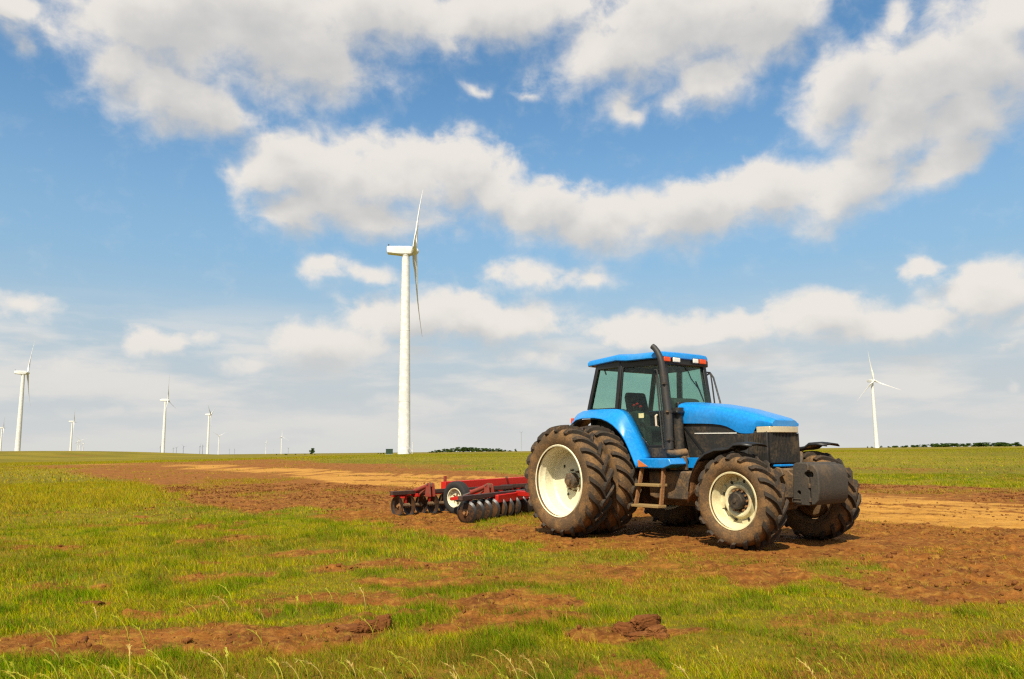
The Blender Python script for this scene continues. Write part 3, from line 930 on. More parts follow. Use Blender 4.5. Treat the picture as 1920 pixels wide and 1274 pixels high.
# x, y, facing of the rotor (0 = towards +x), rotor angle, label
TURB = [
    (-42.1, 306.5, 5, -30, 'tallest white wind turbine, nearest one, rising behind the red disc harrow'),
    (-466, 746.7, 27, -26, 'large white wind turbine at the far left edge of the photo'),
    (-1419, 2198, 25, 32, 'half cropped slim wind turbine at the extreme left border'),
    (-1021, 1832, 22, 28, 'thin grey wind turbine standing alone between the two tall left ones'),
    (-2483, 4526, -35, 0, 'leftmost turbine of the tiny cluster of three on the left'),
    (-2258, 4135, -40, 50, 'tallest turbine of the tiny cluster of three on the left'),
    (-2783, 5140, -30, 20, 'rightmost turbine of the tiny cluster of three on the left'),
    (-504.7, 1145, 9, 14, 'mid sized white wind turbine left of the one with V shaped blades'),
    (-606.5, 1577, 6, 62, 'mid sized white wind turbine with a V of two raised blades, beside a small one'),
    (-1275, 3437, -50, 60, 'small white wind turbine just right of the mid sized one with V blades'),
    (-3395, 7645, -30, 10, 'tiny turbine peeping out left of the mid sized turbine with raised blades'),
    (-4144, 9685, -60, 15, 'first of three tiny turbines right of the mid sized turbine with raised blades'),
    (-3812, 8993, -50, 70, 'second of three tiny turbines right of the mid sized turbine with raised blades'),
    (-3269, 7874, -45, 40, 'third of three tiny turbines right of the mid sized turbine with raised blades'),
    (-3069, 7783, -20, 0, 'left one of two tiny turbines close before the V bladed turbine'),
    (-2956, 7560, -30, 33, 'right one of two tiny turbines close before the V bladed turbine'),
    (-4639, 12987, -40, 20, 'left one of the faintest pair of tiny turbines near the small turbine'),
    (-4455, 12700, -40, 80, 'right one of the faintest pair of tiny turbines near the small turbine'),
    (-1718, 5522, -35, 5, 'small wind turbine left of the taller one near the lone tree'),
    (-1073, 3678, -62, 0, 'taller small wind turbine with spread blades left of the lone tree'),
    (-4928, 16345, -30, 40, 'faintest tiny turbine between the two small ones near the lone tree'),
    (-3364, 11885, -40, 65, 'tiny turbine nearest to the left side of the lone tree'),
    (433.2, 946.9, -76, 12, 'white wind turbine with three spread blades right of the tractor'),
]
def build_turbines():
    proto = make_turbine()
    for i, (x, y, yaw, ra, label) in enumerate(TURB):
        t = proto if i == 0 else copy_tree(proto)
        t.location = (x, y, gz(x, y)); t.rotation_euler = (0, 0, R(yaw))
        for c in children(t):
            if c.name.startswith('rotor'):
                c.rotation_euler = (R(ra), 0, 0)
        tag(t, label, 'wind turbine', 'wind turbines on the plain')
build_turbines()

# transformer box and stairs by the nearest tower
GREENBOX = mat('green_paint', (0.018, 0.050, 0.028), rough=0.5, dirt=(.10, .10, .06), dirt_amt=.25, scale=1.5)
CONC = mat('concrete', (0.42, 0.38, 0.30), rough=0.9, dirt=(.2, .15, .08), dirt_amt=.4, scale=2)
tb = empty('transformer_box', (-46.8, 300.5, gz(-46.8, 300.5)), R(8))
m = MB(); m.box(-1.5, 1.5, -1.2, 1.2, -.3, .18); m.obj('plinth', CONC, tb, bevel=.03)
m = MB(); m.box(-1.3, 1.3, -1.0, 1.0, .18, 1.95); m.obj('cabinet', GREENBOX, tb, bevel=.04)
m = MB(); m.prism_x([(-1.1, 1.95), (1.1, 1.95), (1.1, 2.02), (0, 2.12), (-1.1, 2.02)], -1.4, 1.4); m.obj('lid', GREENBOX, tb)
for sx in (-.64, .64):
    m = MB(); m.box(sx - .6, sx + .6, -1.03, -1.0, .3, 1.85); dd = m.obj('door', GREENBOX, tb, bevel=.01)
    m = MB(); m.box(sx * .2 - .03, sx * .2 + .03, -1.08, -1.03, .9, 1.2); m.obj('handle', DARKGREY, dd)
tag(tb, 'dark green transformer box at the foot of the tallest wind turbine', 'transformer')
st = empty('entry_stairs', (-38.6, 304.4, gz(-38.6, 304.4)))
for k in range(6):
    m = MB(); m.box(-.5 + k * -.28, -.22 + k * -.28, -.45, .45, .12 + .32 * k, .18 + .32 * k); m.obj('step', WHITE_T, st)
for s in (-.45, .45):
    m = MB(); m.tube([(-.1, s, 0), (-.1, s, 1.1), (-1.9, s, 3.1), (-1.9, s, 2.0)], .035, 6); m.obj('railing', WHITE_T, st)
m = MB(); m.tube([(.05, 0, -.1), (.05, 0, 4.2)], .10, 8); m.tube([(.05, 0, 4.2), (.05, 0, 4.4)], .22, 8); m.obj('post', WHITE_T, st)
tag(st, 'small white stairs and post at the foot of the tallest turbine', 'stairs')

# slender lattice mast far off
ms = empty('radio_mast', (11.5, 1100, gz(11.5, 1100)))
GAL = mat('galvanised_steel', (0.30, 0.31, 0.32), rough=0.5, metal=0.3)
m = MB()
for k in range(3):
    a = k * 2 * PI / 3
    m.tube([(.55 * math.cos(a), .55 * math.sin(a), -.3), (.25 * math.cos(a), .25 * math.sin(a), 27)], .10, 5)
for k in range(18):
    a = k * 2 * PI / 3; b = a + 2 * PI / 3; r0 = .55 - .3 * k / 18
    m.tube([(r0 * math.cos(a), r0 * math.sin(a), 1.5 * k), (r0 * math.cos(b), r0 * math.sin(b), 1.5 * k + 1.5)], .06, 4)
m.obj('lattice', GAL, ms)
m = MB(); m.box(-2.0, 2.0, -.15, .15, 26.4, 26.7); m.tube([(-1.8, 0, 26.5), (-1.8, 0, 28.4)], .12, 5); m.tube([(1.8, 0, 26.5), (1.8, 0, 28.4)], .12, 5)
m.obj('antenna_bar', GAL, ms)
tag(ms, 'thin grey lattice mast on the horizon left of the tractor', 'mast')

# ================================================================== far trees
BARK = mat('bark', (0.07, 0.050, 0.032), rough=0.9)
def tree_meshes(seed, spread, H=8.0):
    r = np.random.default_rng(seed)
    m = MB()
    m.tube([(0, 0, -.2), (.1, .05, H * .3), (.0, .1, H * .6)], [.26, .2, .1], 6)
    for k in range(5):
        a = r.uniform(0, 2 * PI)
        m.tube([(.05, .05, H * r.uniform(.25, .45)), (math.cos(a) * spread * .5, math.sin(a) * spread * .5, H * r.uniform(.55, .8))], [.10, .04], 5)
    trunk = m.mesh('trunk', BARK)
    V, F, C = [], [], []
    nl = 11
    cen = np.stack([r.normal(0, spread * .48, nl), r.normal(0, spread * .48, nl), H * r.uniform(.14, .88, nl)], 1)
    rad = r.uniform(.20, .36, nl) * H * .62
    for c, q in zip(cen, rad):
        n = 95
        p = r.normal(0, 1, (n, 3)); p /= np.linalg.norm(p, axis=1)[:, None]
        p = c + p * q * r.uniform(.55, 1.05, (n, 1)) * np.array([1, 1, .8])
        p[:, 2] = np.maximum(p[:, 2], .6)
        for pt in p:
            u = r.normal(0, 1, 3); u /= np.linalg.norm(u); w = np.cross(u, r.normal(0, 1, 3)); w /= np.linalg.norm(w)
            s = r.uniform(.22, .50); i = len(V)
            V.extend([pt - u * s, pt + w * s * .7, pt + u * s, pt - w * s * .7]); F.append((i, i + 1, i + 2, i + 3))
            C.extend([np.array([.060, .105, .018]) * r.uniform(.6, 1.5)] * 4)
    me = np_mesh('crown', np.array(V), [np.array(F)])
    set_col(me, 'col', np.array(C)); me.materials.append(LEAF)
    return trunk, me
KINDS = [tree_meshes(100 + k, sp) for k, sp in enumerate((2.6, 3.4, 2.2, 4.2, 3.0))]
def tree(x, y, s, k, label, group, wide=1.0, sink=0.0):
    t = empty('tree', (x, y, gz(x, y) - sink), random.uniform(0, 6.28))
    for nm, me in zip(('trunk', 'crown'), KINDS[k % 5]):
        o = bpy.data.objects.new(nm, me); COL.objects.link(o); o.parent = t
    t.scale = (s * wide, s * wide, s)
    tag(t, label, 'tree', group)
tree(-177, 700, .78, 0, 'lone round tree on the horizon left of the tallest turbine', 'trees on the horizon')
tree(3.5, 1100, .55, 2, 'single small tree just left of the lattice mast', 'trees on the horizon')
for i in range(24):
    f = i / 23
    x = -126 + 124 * f + random.uniform(-2, 2)
    prof = .35 + .75 * math.sin(PI * min(1, f * 1.05)) ** .7
    tree(x, 1200 + random.uniform(-25, 25), prof * random.uniform(.72, .95), random.randrange(5), 'one of the leafy trees in the low wood right of the tallest turbine', 'low wood right of the tallest turbine', 2.2)
for i in range(46):
    f = i / 45
    x = 565 + 203 * f + random.uniform(-2, 2)
    prof = .45 + .5 * sm((f - .05) / .5) if f < .97 else .5
    tree(x, 1200 + random.uniform(-30, 30), prof * random.uniform(.72, .92), random.randrange(5), 'one of the dark trees in the long treeline right of the tractor', 'treeline right of the tractor', 2.5)
for i in range(4):
    tree(548 + 7 * i, 1230, random.uniform(.3, .45), i, 'one of the low bushes beside the foot of the turbine right of the tractor', 'bushes by the right turbine', 1.3)
for i in range(10):
    f = i / 9
    tree(-262 + 95 * f if f < .5 else -165 + 28 * f, 880, random.uniform(.13, .22), i, 'one of the low hedge bushes either side of the lone tree', 'hedge by the lone tree', 2.0)

# ================================================================== tractor
MUD = (0.30, 0.155, 0.062)
BLUE = mat('blue_paint', (0.006, 0.235, 0.64), rough=0.32, dirt=(0.13, 0.27, 0.42), dirt_amt=0.22, scale=2.5, coat=0.35, spec=0.4, streak=(1.0, 1.0, 1.0))
BLACKP = mat('black_plastic', (0.018, 0.016, 0.013), rough=0.6, dirt=(0.105, 0.066, 0.030), dirt_amt=0.50, scale=3.0, bump=.1)
FRAMEB = mat('cab_black', (0.012, 0.012, 0.012), rough=0.40, dirt=(0.07, 0.055, 0.035), dirt_amt=0.25, scale=4.0)
IRON = mat('muddy_iron', (0.060, 0.046, 0.032), rough=0.7, dirt=(0.24, 0.130, 0.048), dirt_amt=0.66, scale=3.5, bump=.4, bscale=18)
WEIGHT = mat('cast_weight', (0.050, 0.041, 0.030), rough=0.75, dirt=(0.12, 0.076, 0.038), dirt_amt=0.45, scale=3.0, bump=.25, bscale=45)
RUST = mat('rusty_mud', (0.22, 0.098, 0.032), rough=0.9, dirt=(0.34, 0.165, 0.055), dirt_amt=0.55, scale=6, bump=.7, bscale=22)
STEPM = mat('worn_step', (0.29, 0.185, 0.066), rough=0.8, dirt=(0.20, 0.105, 0.045), dirt_amt=0.45, scale=9, bump=.3)
CREAM = mat('cream_rim', (0.80, 0.72, 0.48), rough=0.45, dirt=(0.50, 0.34, 0.14), dirt_amt=0.20, scale=3.5, spec=0.35)
CREAM_F = mat('cream_front_rim', (0.70, 0.62, 0.36), rough=0.5, dirt=(0.42, 0.23, 0.085), dirt_amt=0.46, scale=6, spec=0.3)
EXH = mat('exhaust_steel', (0.035, 0.032, 0.029), rough=0.6, dirt=(0.10, 0.066, 0.040), dirt_amt=0.40, scale=5, metal=0.2)
SEATM = mat('seat_fabric', (0.016, 0.017, 0.019), rough=0.85)
INTERIOR = mat('interior_plastic', (0.035, 0.034, 0.028), rough=0.7)
LAMPW = mat('lamp_glass', (0.80, 0.76, 0.66), rough=0.18, spec=0.6, scale=12, dirt=(.5, .42, .28), dirt_amt=.2)
CHROME = mat('headlight_lens', (0.70, 0.58, 0.38), rough=0.22, metal=0.35, dirt=(0.34, 0.23, 0.10), dirt_amt=0.32, scale=7)
AMBER = mat('amber_lens', (0.75, 0.075, 0.010), rough=0.25)
REDM = mat('red_plastic', (0.60, 0.015, 0.012), rough=0.4)
SILVER = mat('silver_trim', (0.72, 0.69, 0.62), rough=0.35, metal=0.2)
PALE = mat('pale_handle', (0.62, 0.50, 0.36), rough=0.5)
STICK = mat('orange_reflector', (0.62, 0.17, 0.03), rough=0.6, dirt=(.45, .28, .12), dirt_amt=.4, scale=20)
LABEL = mat('yellow_sticker', (0.66, 0.58, 0.28), rough=0.6)
GLASS = glass_mat('tinted_glass', (0.71, 0.85, 0.79))
GLASS_B = glass_mat('rear_tinted_glass', (0.80, 0.92, 0.88))

def tyre_mat(name, dark, mud, amt):
    m = mat(name, dark, rough=0.85, dirt=mud, dirt_amt=amt, scale=5.5, bump=.35, bscale=30, spec=0.25)
    return m
CARC = tyre_mat('muddy_sidewall', (0.105, 0.064, 0.032), (0.27, 0.140, 0.050), 0.60)
LUGM = tyre_mat('tyre_lug', (0.040, 0.031, 0.023), (0.20, 0.105, 0.042), 0.45)

tr = empty('tractor', (TR_POS[0], TR_POS[1], 0.0), -TR_PHI)
tag(tr, 'blue articulated-looking farm tractor with dual rear wheels and black front weight', 'tractor')
tr['label'] = 'blue farm tractor with dual rear wheels and a cab, parked on bare soil'

def make_tyre_mesh(Rl, half, r_lip, nl, lug_h, lip_half, lw):
    """carcass plus moulded chevron lugs, one moulded body; axis = y"""
    m = MB()
    Rc = Rl - lug_h
    H_ = Rc - r_lip
    prof = [(-lip_half + .03, r_lip - .015), (-lip_half, r_lip), (-half * .96, r_lip + .18 * H_), (-half * 1.04, r_lip + .42 * H_), (-half * 1.02, r_lip + .62 * H_), (-half * .95, r_lip + .80 * H_),
            (-half * .80, r_lip + .93 * H_), (-half * .45, r_lip + .985 * H_), (0, Rc)]
    full = prof + [(-y, r) for y, r in prof[-2::-1]]
    m.lathe(full, 72, mi=0)
    py = [p[0] for p in prof]; pr = [p[1] for p in prof]
    def surf(s):
        # s = 0 at the crown, 1 well down the shoulder
        ys = [0, -half * .45, -half * .80, -half * .95, -half * 1.02, -half * 1.04]
        rr = [Rc, r_lip + .985 * H_, r_lip + .93 * H_, r_lip + .80 * H_, r_lip + .62 * H_, r_lip + .42 * H_]
        L = [0]
        for i in range(1, 6):
            L.append(L[-1] + math.hypot(ys[i] - ys[i - 1], rr[i] - rr[i - 1]))
        d = s * L[3] * 1.02
        for i in range(1, 6):
            if d <= L[i]:
                f = (d - L[i - 1]) / (L[i] - L[i - 1])
                return ys[i - 1] + f * (ys[i] - ys[i - 1]), rr[i - 1] + f * (rr[i] - rr[i - 1])
        return ys[-1], rr[-1]
    sweep = half * 1.12 / Rc
    for side in (1, -1):
        for k in range(nl):
            a0 = 2 * PI * (k + (0.5 if side < 0 else 0)) / nl
            rows = []
            S = [-.07, .12, .32, .52, .72, .90, 1.08]
            for i, s in enumerate(S):
                if s < 0:
                    y, r = -s * half, Rc
                    y, r = half * .07, Rc
                else:
                    y, r = surf(s)
                hgt = lug_h * (1.0 if s < .95 else .75)
                ang = a0 + sweep * (max(0, s + .07)) ** .82
                wb = lw * (1.35 if i not in (0,) else 1.1) / 2 / Rc * (1.25 if s > .6 else 1)
                wt = lw * .85 / 2 / Rc * (1.25 if s > .6 else 1)
                # outward direction leans over the shoulder
                ny = 0 if s < .55 else -min(1.0, (s - .55) * 1.5)
                nr = math.sqrt(max(0.05, 1 - ny * ny))
                pts = []
                for (aa, hh) in ((-wb, -.012), (-wt, hgt), (wt, hgt), (wb, -.012)):
                    rr = r + nr * hh; yy = y + ny * hh
                    pts.append((rr * math.cos(ang + aa), side * yy, rr * math.sin(ang + aa)))
                rows.append(pts)
            m.grid(rows, 1)
            m.add(rows[0], [(0, 1, 2, 3)], 1); m.add(rows[-1], [(3, 2, 1, 0)], 1)
    me = m.mesh('tyre', [CARC, LUGM], 38)
    return me

def link(name, me, parent, loc=(0, 0, 0), rot=(0, 0, 0)):
    o = bpy.data.objects.new(name, me); COL.objects.link(o); o.parent = parent
    o.location = loc; o.rotation_euler = rot
    return o

RT = make_tyre_mesh(.955, .235, .60, 21, .060, .20, .064)
FT = make_tyre_mesh(.705, .215, .415, 18, .052, .175, .060)

def rear_rim_mesh():
    m = MB()
    m.lathe([(-.215, .585), (-.222, .605), (-.20, .622), (-.185, .600), (-.15, .572), (-.10, .565), (-.06, .535), (.12, .530), (.155, .50), (.17, .42), (.165, .17), (.15, .16), (.15, .0)], 64)
    m.lathe([(-.06, .541), (.02, .541), (.15, .575), (.19, .600), (.215, .615), (.215, .58), (.15, .555), (.12, .535)], 64)
    return m.mesh('rim', CREAM, 30)
RR = rear_rim_mesh()
def rear_hub_mesh():
    m = MB()
    m.lathe([(.16, .135), (.05, .125), (.04, .11), (.03, .075), (-.01, .07), (-.015, .0)], 24)
    return m.mesh('hub', IRON)
RH = rear_hub_mesh()
def bolt_mesh(r, l, mt):
    m = MB(); m.lathe([(0.02, r * 1.5), (-.005, r * 1.5), (-.006, r), (-l, r), (-l, 0)], 6)
    return m.mesh('bolt', mt, 20)
BOLT = bolt_mesh(.017, .055, IRON); BOLTR = bolt_mesh(.016, .04, RUST)
HOLE = MB().lathe([(-.004, .0), (-.004, .022), (.0, .026)], 12).mesh('valve_hole', FRAMEB)

RD = MB().lathe([(.18, .0), (.18, .50), (.22, .51), (.24, .40), (.32, .30), (.36, .22)], 32).mesh('rear_shade_disc', IRON)  # dark disc added inboard of the rim, stands in for deep underbody shade
def rear_wheel(y, flip, name, inner=False):
    w = empty(name, (0, y, .925), parent=tr)
    if flip: w.rotation_euler = (0, 0, PI)
    w['label'] = ''
    del w['label']
    t = link('tyre', RT, w, rot=(0, random.uniform(0, 6), 0))
    if flip: t.rotation_euler = (0, t.rotation_euler[1], PI)     # chevrons keep rolling forwards
    link('rim', RR, w); link('hub', RH, w)
    if inner: link('rear_shade_disc', RD, w)
    for k in range(8):
        a = 2 * PI * k / 8 + .2
        link('bolt', BOLT, w, (.175 * math.cos(a), .163, .175 * math.sin(a)))
    for a, q in ((-2.2, .30), (.9, .33), (2.4, .35)):
        link('valve_hole', HOLE, w, (q * math.cos(a), .160, q * math.sin(a)))
    return w
rear_wheel(-1.665, False, 'outer_rear_wheel')
rear_wheel(-1.02, False, 'inner_rear_wheel', True)
rear_wheel(1.665, True, 'outer_rear_wheel')
rear_wheel(1.02, True, 'inner_rear_wheel', True)
for s in (-1, 1):
    m = MB(); m.lathe([(-.40, .10), (.40, .10)], 20, (0, s * 1.2, .925)); m.obj('axle_shaft', IRON, tr)

def front_rim_mesh():
    m = MB()
    m.lathe([(-.185, .395), (-.19, .415), (-.172, .428), (-.155, .408), (-.12, .385), (-.09, .378), (-.05, .355), (.0, .345), (.015, .325), (.02, .27)], 56)
    m.lathe([(.02, .345), (.10, .36), (.15, .40), (.19, .425), (.19, .39), (.12, .365)], 56, mi=1)  # inner barrel coloured dark in place of cream, to imitate shade
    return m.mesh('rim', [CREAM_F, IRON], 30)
def front_disc_mesh():
    m = MB()
    m.lathe([(.022, .315), (.012, .31), (.010, .27), (-.02, .245), (-.055, .235), (-.062, .215), (-.055, .19), (-.02, .16), (-.015, .10)], 48)
    return m.mesh('wheel_disc', CREAM_F, 30)
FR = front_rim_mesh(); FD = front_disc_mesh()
FLUG = MB().box(-.045, .045, -.012, .012, -.035, .035).mesh('rim_lug', CREAM_F)
FH = MB().lathe([(.0, .165), (-.02, .165), (-.03, .125), (-.12, .122), (-.135, .112), (-.137, .035), (-.15, .03), (-.15, .0)], 28).mesh('hub', BLACKP, 30)
FB = MB().lathe([(.03, .0), (.03, .335), (.06, .34), (.13, .30), (.17, .20), (.24, .16)], 32).mesh('drop_box_shade', IRON)  # dark plate behind the hub, added so the wheel's inside looks shaded
SLOT = MB().lathe([(-.003, .0), (-.003, .020), (.0, .024)], 10).mesh('slot', FRAMEB)
def front_wheel(y, flip, steer):
    w = empty('front_wheel', (3.03, y, .685), parent=tr)
    w.rotation_euler = (0, 0, steer + (PI if flip else 0))
    t = link('tyre', FT, w, rot=(0, .2, PI if flip else 0))
    link('rim', FR, w); link('wheel_disc', FD, w); link('hub', FH, w); link('drop_box_shade', FB, w)
    for k in range(12):
        a = 2 * PI * k / 12
        link('bolt', BOLTR, w, (.155 * math.cos(a), -.02, .155 * math.sin(a)))
    for k in range(8):
        a = 2 * PI * (k + .3) / 8
        o = link('rim_lug', FLUG, w, (.325 * math.cos(a), .0, .325 * math.sin(a)), (0, PI / 2 - a, 0))
        link('slot', SLOT, w, (.29 * math.cos(a + .25), .0, .29 * math.sin(a + .25)))
    return w
front_wheel(-.955, False, R(0.5))
front_wheel(.955, True, R(0.5))

# ---- chassis
m = MB(); m.prism_x([(-.30, .50), (.30, .50), (.34, .80), (.34, 1.15), (-.34, 1.15), (-.34, .80)], -.55, 3.15); m.obj('chassis', IRON, tr, bevel=.03)
m = MB(); m.prism_x([(-.26, .42), (.26, .42), (.30, .70), (.30, 1.2), (-.30, 1.2), (-.30, .7)], -.75, .55); m.obj('transmission', IRON, tr, bevel=.04)
m = MB(); m.bar((3.03, -.78, .64), (3.03, .78, .64), .22, .20); m.lathe([(-.16, .14), (.16, .14)], 20, (3.03, -.70, .685)); m.lathe([(-.16, .14), (.16, .14)], 20, (3.03, .70, .685)); m.obj('front_axle', IRON, tr, bevel=.02)
for s in (-1, 1):
    m = MB(); m.lathe([(-.34, .20), (-.1, .19), (.34, .15)], 24, (0, s * .50, .925)); m.obj('axle_housing', IRON, tr)
m = MB(); m.bar((-.6, 0, .52), (-1.35, 0, .50), .11, .06); m.obj('drawbar', IRON, tr, bevel=.01)
for s in (-1, 1):
    m = MB(); m.bar((-.55, s * .42, .60), (-1.25, s * .46, .55), .045, .09); m.obj('lift_arm', IRON, tr, bevel=.01)
    m = MB(); m.tube([(-.95, s * .44, .58), (-.80, s * .42, 1.15)], .025, 8); m.obj('lift_rod', IRON, tr)

# ---- side tank, sill, ladder
m = MB(); m.prism_y([(1.02, .66), (1.16, .62), (1.88, .62), (1.97, .70), (1.97, 1.085), (1.02, 1.085)], -.74, -.36); m.obj('side_tank', IRON, tr, bevel=.03)
m = MB(); m.prism_y([(.6, .66), (1.88, .62), (1.97, .70), (1.97, 1.085), (.6, 1.085)], .36, .74); m.obj('fuel_tank', BLACKP, tr, bevel=.04)
m = MB(); m.prism_y([(.98, 1.135), (1.62, 1.135), (1.80, 1.20), (1.74, 1.295), (1.10, 1.295)], -1.03, -.66); m.obj('sill', BLUE, tr, bevel=.015)
m = MB(); m.prism_y([(.98, 1.135), (1.62, 1.135), (1.80, 1.20), (1.74, 1.295), (1.10, 1.295)], .66, 1.03); m.obj('sill', BLUE, tr, bevel=.015)
for s in (-1, 1):
    m = MB(); m.box(1.30, 2.35, min(s * .49, s * .46), max(s * .49, s * .46), 1.13, 1.30); m.obj('frame_plate', BLUE, tr, bevel=.008)
m = MB(); m.prism_z([(-.3, -.62), (1.05, -.64), (1.40, -.50), (1.40, .50), (1.05, .64), (-.3, .62)], 1.16, 1.42); m.obj('cab_floor', FRAMEB, tr, bevel=.02)
m = MB(); m.prism_y([(1.02, 1.30), (1.62, 1.30), (1.50, 1.46), (.95, 1.46)], -.70, -.60); m.obj('door_step_panel', BLACKP, tr, bevel=.01)
lad = empty('ladder', parent=tr)
for x0, x1 in ((1.075, 1.045), (1.555, 1.60)):
    m = MB(); m.bar((x0, -.94, 1.14), (x1, -1.09, .53), .035, .075, (0, 1, 0)); m.obj('rail', RUST, lad, bevel=.006)
for z, y, x0, x1 in ((.865, -1.01, 1.05, 1.59), (.535, -1.085, 1.03, 1.62)):
    m = MB(); m.box(x0, x1, y - .10, y + .10, z - .022, z + .022); m.obj('step', STEPM, lad, bevel=.006)

# ---- engine side panels, grille, hood
m = MB(); m.prism_y([(1.62, 1.30), (2.20, 1.26), (2.55, 1.21), (3.14, 1.21), (3.15, 1.70), (2.7, 1.70), (2.3, 1.84), (1.50, 1.88)], -.385, .385); m.obj('engine_panel', BLACKP, tr, bevel=.012)
for s in (-1, 1):
    y0, y1 = sorted((s * .388, s * .398))
    m = MB(); m.prism_y([(1.76, 1.685), (2.60, 1.672), (2.60, 1.690), (1.76, 1.703)], y0, y1); m.obj('trim_strip', SILVER, tr)
    m = MB(); m.prism_y([(1.53, 1.80), (1.57, 1.80), (1.98, 1.36), (1.94, 1.34)], y0, y1); m.obj('panel_rib', FRAMEB, tr)
    m = MB(); m.prism_y([(1.80, 1.36), (2.70, 1.33), (2.70, 1.66), (1.92, 1.67)], s * .386 - .004, s * .386 + .004); m.obj('side_screen', BLACKP, tr, bevel=.004)
    m = MB(); m.prism_y([(2.74, 1.25), (2.80, 1.25), (2.80, 1.66), (2.74, 1.66)], y0, y1); m.obj('panel_seam', INTERIOR, tr, bevel=.004)
m = MB(); m.box(3.10, 3.165, -.36, .36, 1.215, 1.67); m.obj('radiator', FRAMEB, tr)
m = MB()
for k in range(20):
    y = -.35 + .70 * k / 19
    m.box(3.165, 3.20, y - .008, y + .008, 1.225, 1.665)
for s in (-1, 1):
    for k in range(7):
        x = 2.90 + .03 * k
        m.box(x - .007, x + .007, min(s * .385, s * .402), max(s * .385, s * .402), 1.235, 1.665)
g = m.obj('grille', BLACKP, tr); g['kind'] = 'stuff'

HX = [1.44, 1.60, 1.95, 2.16, 2.30, 2.42, 2.52, 2.60, 2.68, 2.76, 2.90, 2.965, 3.05, 3.15, 3.20]
def ip(x, xs, ys):
    return float(np.interp(x, xs, ys))
def hood_sec(x):
    w = ip(x, [1.44, 2.3, 3.0, 3.15, 3.20], [.425, .415, .385, .37, .345])
    zs = ip(x, [1.44, 1.61, 2.16, 2.58, 2.93, 3.15, 3.20], [2.195, 2.185, 2.125, 2.045, 1.95, 1.885, 1.865])
    zc = zs + ip(x, [1.44, 2.2, 3.0, 3.2], [.045, .042, .030, .010])
    zl = ip(x, [1.44, 2.10, 2.30, 2.42, 2.52, 2.60, 2.68, 2.76, 2.90, 2.965, 3.2], [1.87, 1.845, 1.82, 1.79, 1.745, 1.70, 1.675, 1.67, 1.67, 1.772, 1.772])
    return w, zs, zc, zl
rows = []
for x in HX:
    w, zs, zc, zl = hood_sec(x)
    half = [(w - .002, zl), (w + .012, zl + .35 * (zs - zl)), (w + .010, zl + .6 * (zs - zl)), (w - .012, zs - .045), (w - .045, zs - .008), (w - .10, zs + .012), (w * .55, zs + (zc - zs) * .72), (w * .25, zc - .004)]
    ring = [(x, -y, z) for y, z in half] + [(x, 0, zc)] + [(x, y, z) for y, z in half[::-1]]
    rows.append(ring)
nose = [(3.215, p[1] * .985, p[2] - (.012 if p[2] > 1.8 else 0)) for p in rows[-1]]
rows.append(nose)
m = MB(); m.grid(rows)
m.add(nose, [tuple(range(len(nose)))])
hood = m.obj('hood', BLUE, tr, angle=42)
m = MB(); m.box(1.38, 1.44, -.40, .40, 1.9, 2.235); m.obj('hood_seal', FRAMEB, tr, bevel=.02)
# headlight band wrapping the nose
m = MB()
band = [(2.965, -.392), (3.13, -.385), (3.19, -.365), (3.225, -.30), (3.235, 0), (3.225, .30), (3.19, .365), (3.13, .385), (2.965, .392)]
inn = [(2.965, -.34), (3.10, -.33), (3.14, 0), (3.10, .33), (2.965, .34)]
m.prism_z(band + inn[::-1], 1.675, 1.768); m.obj('headlight_band', CHROME, tr, bevel=.008)
m = MB(); m.box(3.16, 3.30, -.30, .10, 1.165, 1.195); m.obj('front_bolster', BLUE, tr, bevel=.006)
m = MB(); m.box(3.05, 3.40, -.28, .28, .62, 1.14); m.obj('front_support', IRON, tr, bevel=.03)
for s in (-1, 1):
    m = MB(); m.prism_y([(3.1, .70), (3.55, .72), (3.60, .98), (3.40, 1.12), (3.1, 1.12)], s * .30 - .02, s * .30 + .02); m.obj('weight_bracket', IRON, tr, bevel=.008)
m = MB(); m.prism_y([(3.18, 1.02), (3.32, 1.16), (3.40, 1.14), (3.44, 1.05), (3.36, 1.0), (3.34, .86), (3.20, .86)], -.46, -.40); m.obj('hook_plate', IRON, tr, bevel=.008)
# front weight: rear plate and thick rounded front slab
def cut_holes(o, holes):
    bm = bmesh.new()
    for (x, z, r, y0, y1) in holes:
        ret = bmesh.ops.create_cone(bm, cap_ends=True, segments=18, radius1=r, radius2=r, depth=y1 - y0, matrix=Matrix.Translation((x, (y0 + y1) / 2, z)) @ Matrix.Rotation(PI / 2, 4, 'X'))
    me = bpy.data.meshes.new('cut'); bm.to_mesh(me); bm.free()
    c = bpy.data.objects.new('cut', me); COL.objects.link(c); c.parent = o.parent
    bpy.context.view_layer.update()
    md = o.modifiers.new('hole', 'BOOLEAN'); md.object = c; md.operation = 'DIFFERENCE'; md.solver = 'EXACT'
    dg = bpy.context.evaluated_depsgraph_get()
    nm = bpy.data.meshes.new_from_object(o.evaluated_get(dg))
    o.modifiers.clear(); o.data = nm
    bpy.data.objects.remove(c)
wt_ = empty('front_weight', parent=tr)
m = MB(); m.prism_y([(3.52, .66), (3.56, .625), (3.775, .615), (3.80, .63), (3.80, 1.20), (3.78, 1.225), (3.60, 1.228), (3.55, 1.20)], -.375, .385)
o = m.obj('rear_slab', WEIGHT, wt_, bevel=.012); cut_holes(o, [(3.63, .80, .032, -.45, -.30), (3.775, 1.06, .045, -.45, -.28)])
m = MB(); m.prism_y([(3.812, .62), (3.875, .635), (3.93, .70), (3.955, .85), (3.955, 1.04), (3.935, 1.13), (3.88, 1.19), (3.812, 1.205)], -.375, .395)
o = m.obj('front_slab', WEIGHT, wt_, bevel=.015); cut_holes(o, [(3.835, 1.06, .045, -.45, -.28)])
m = MB()
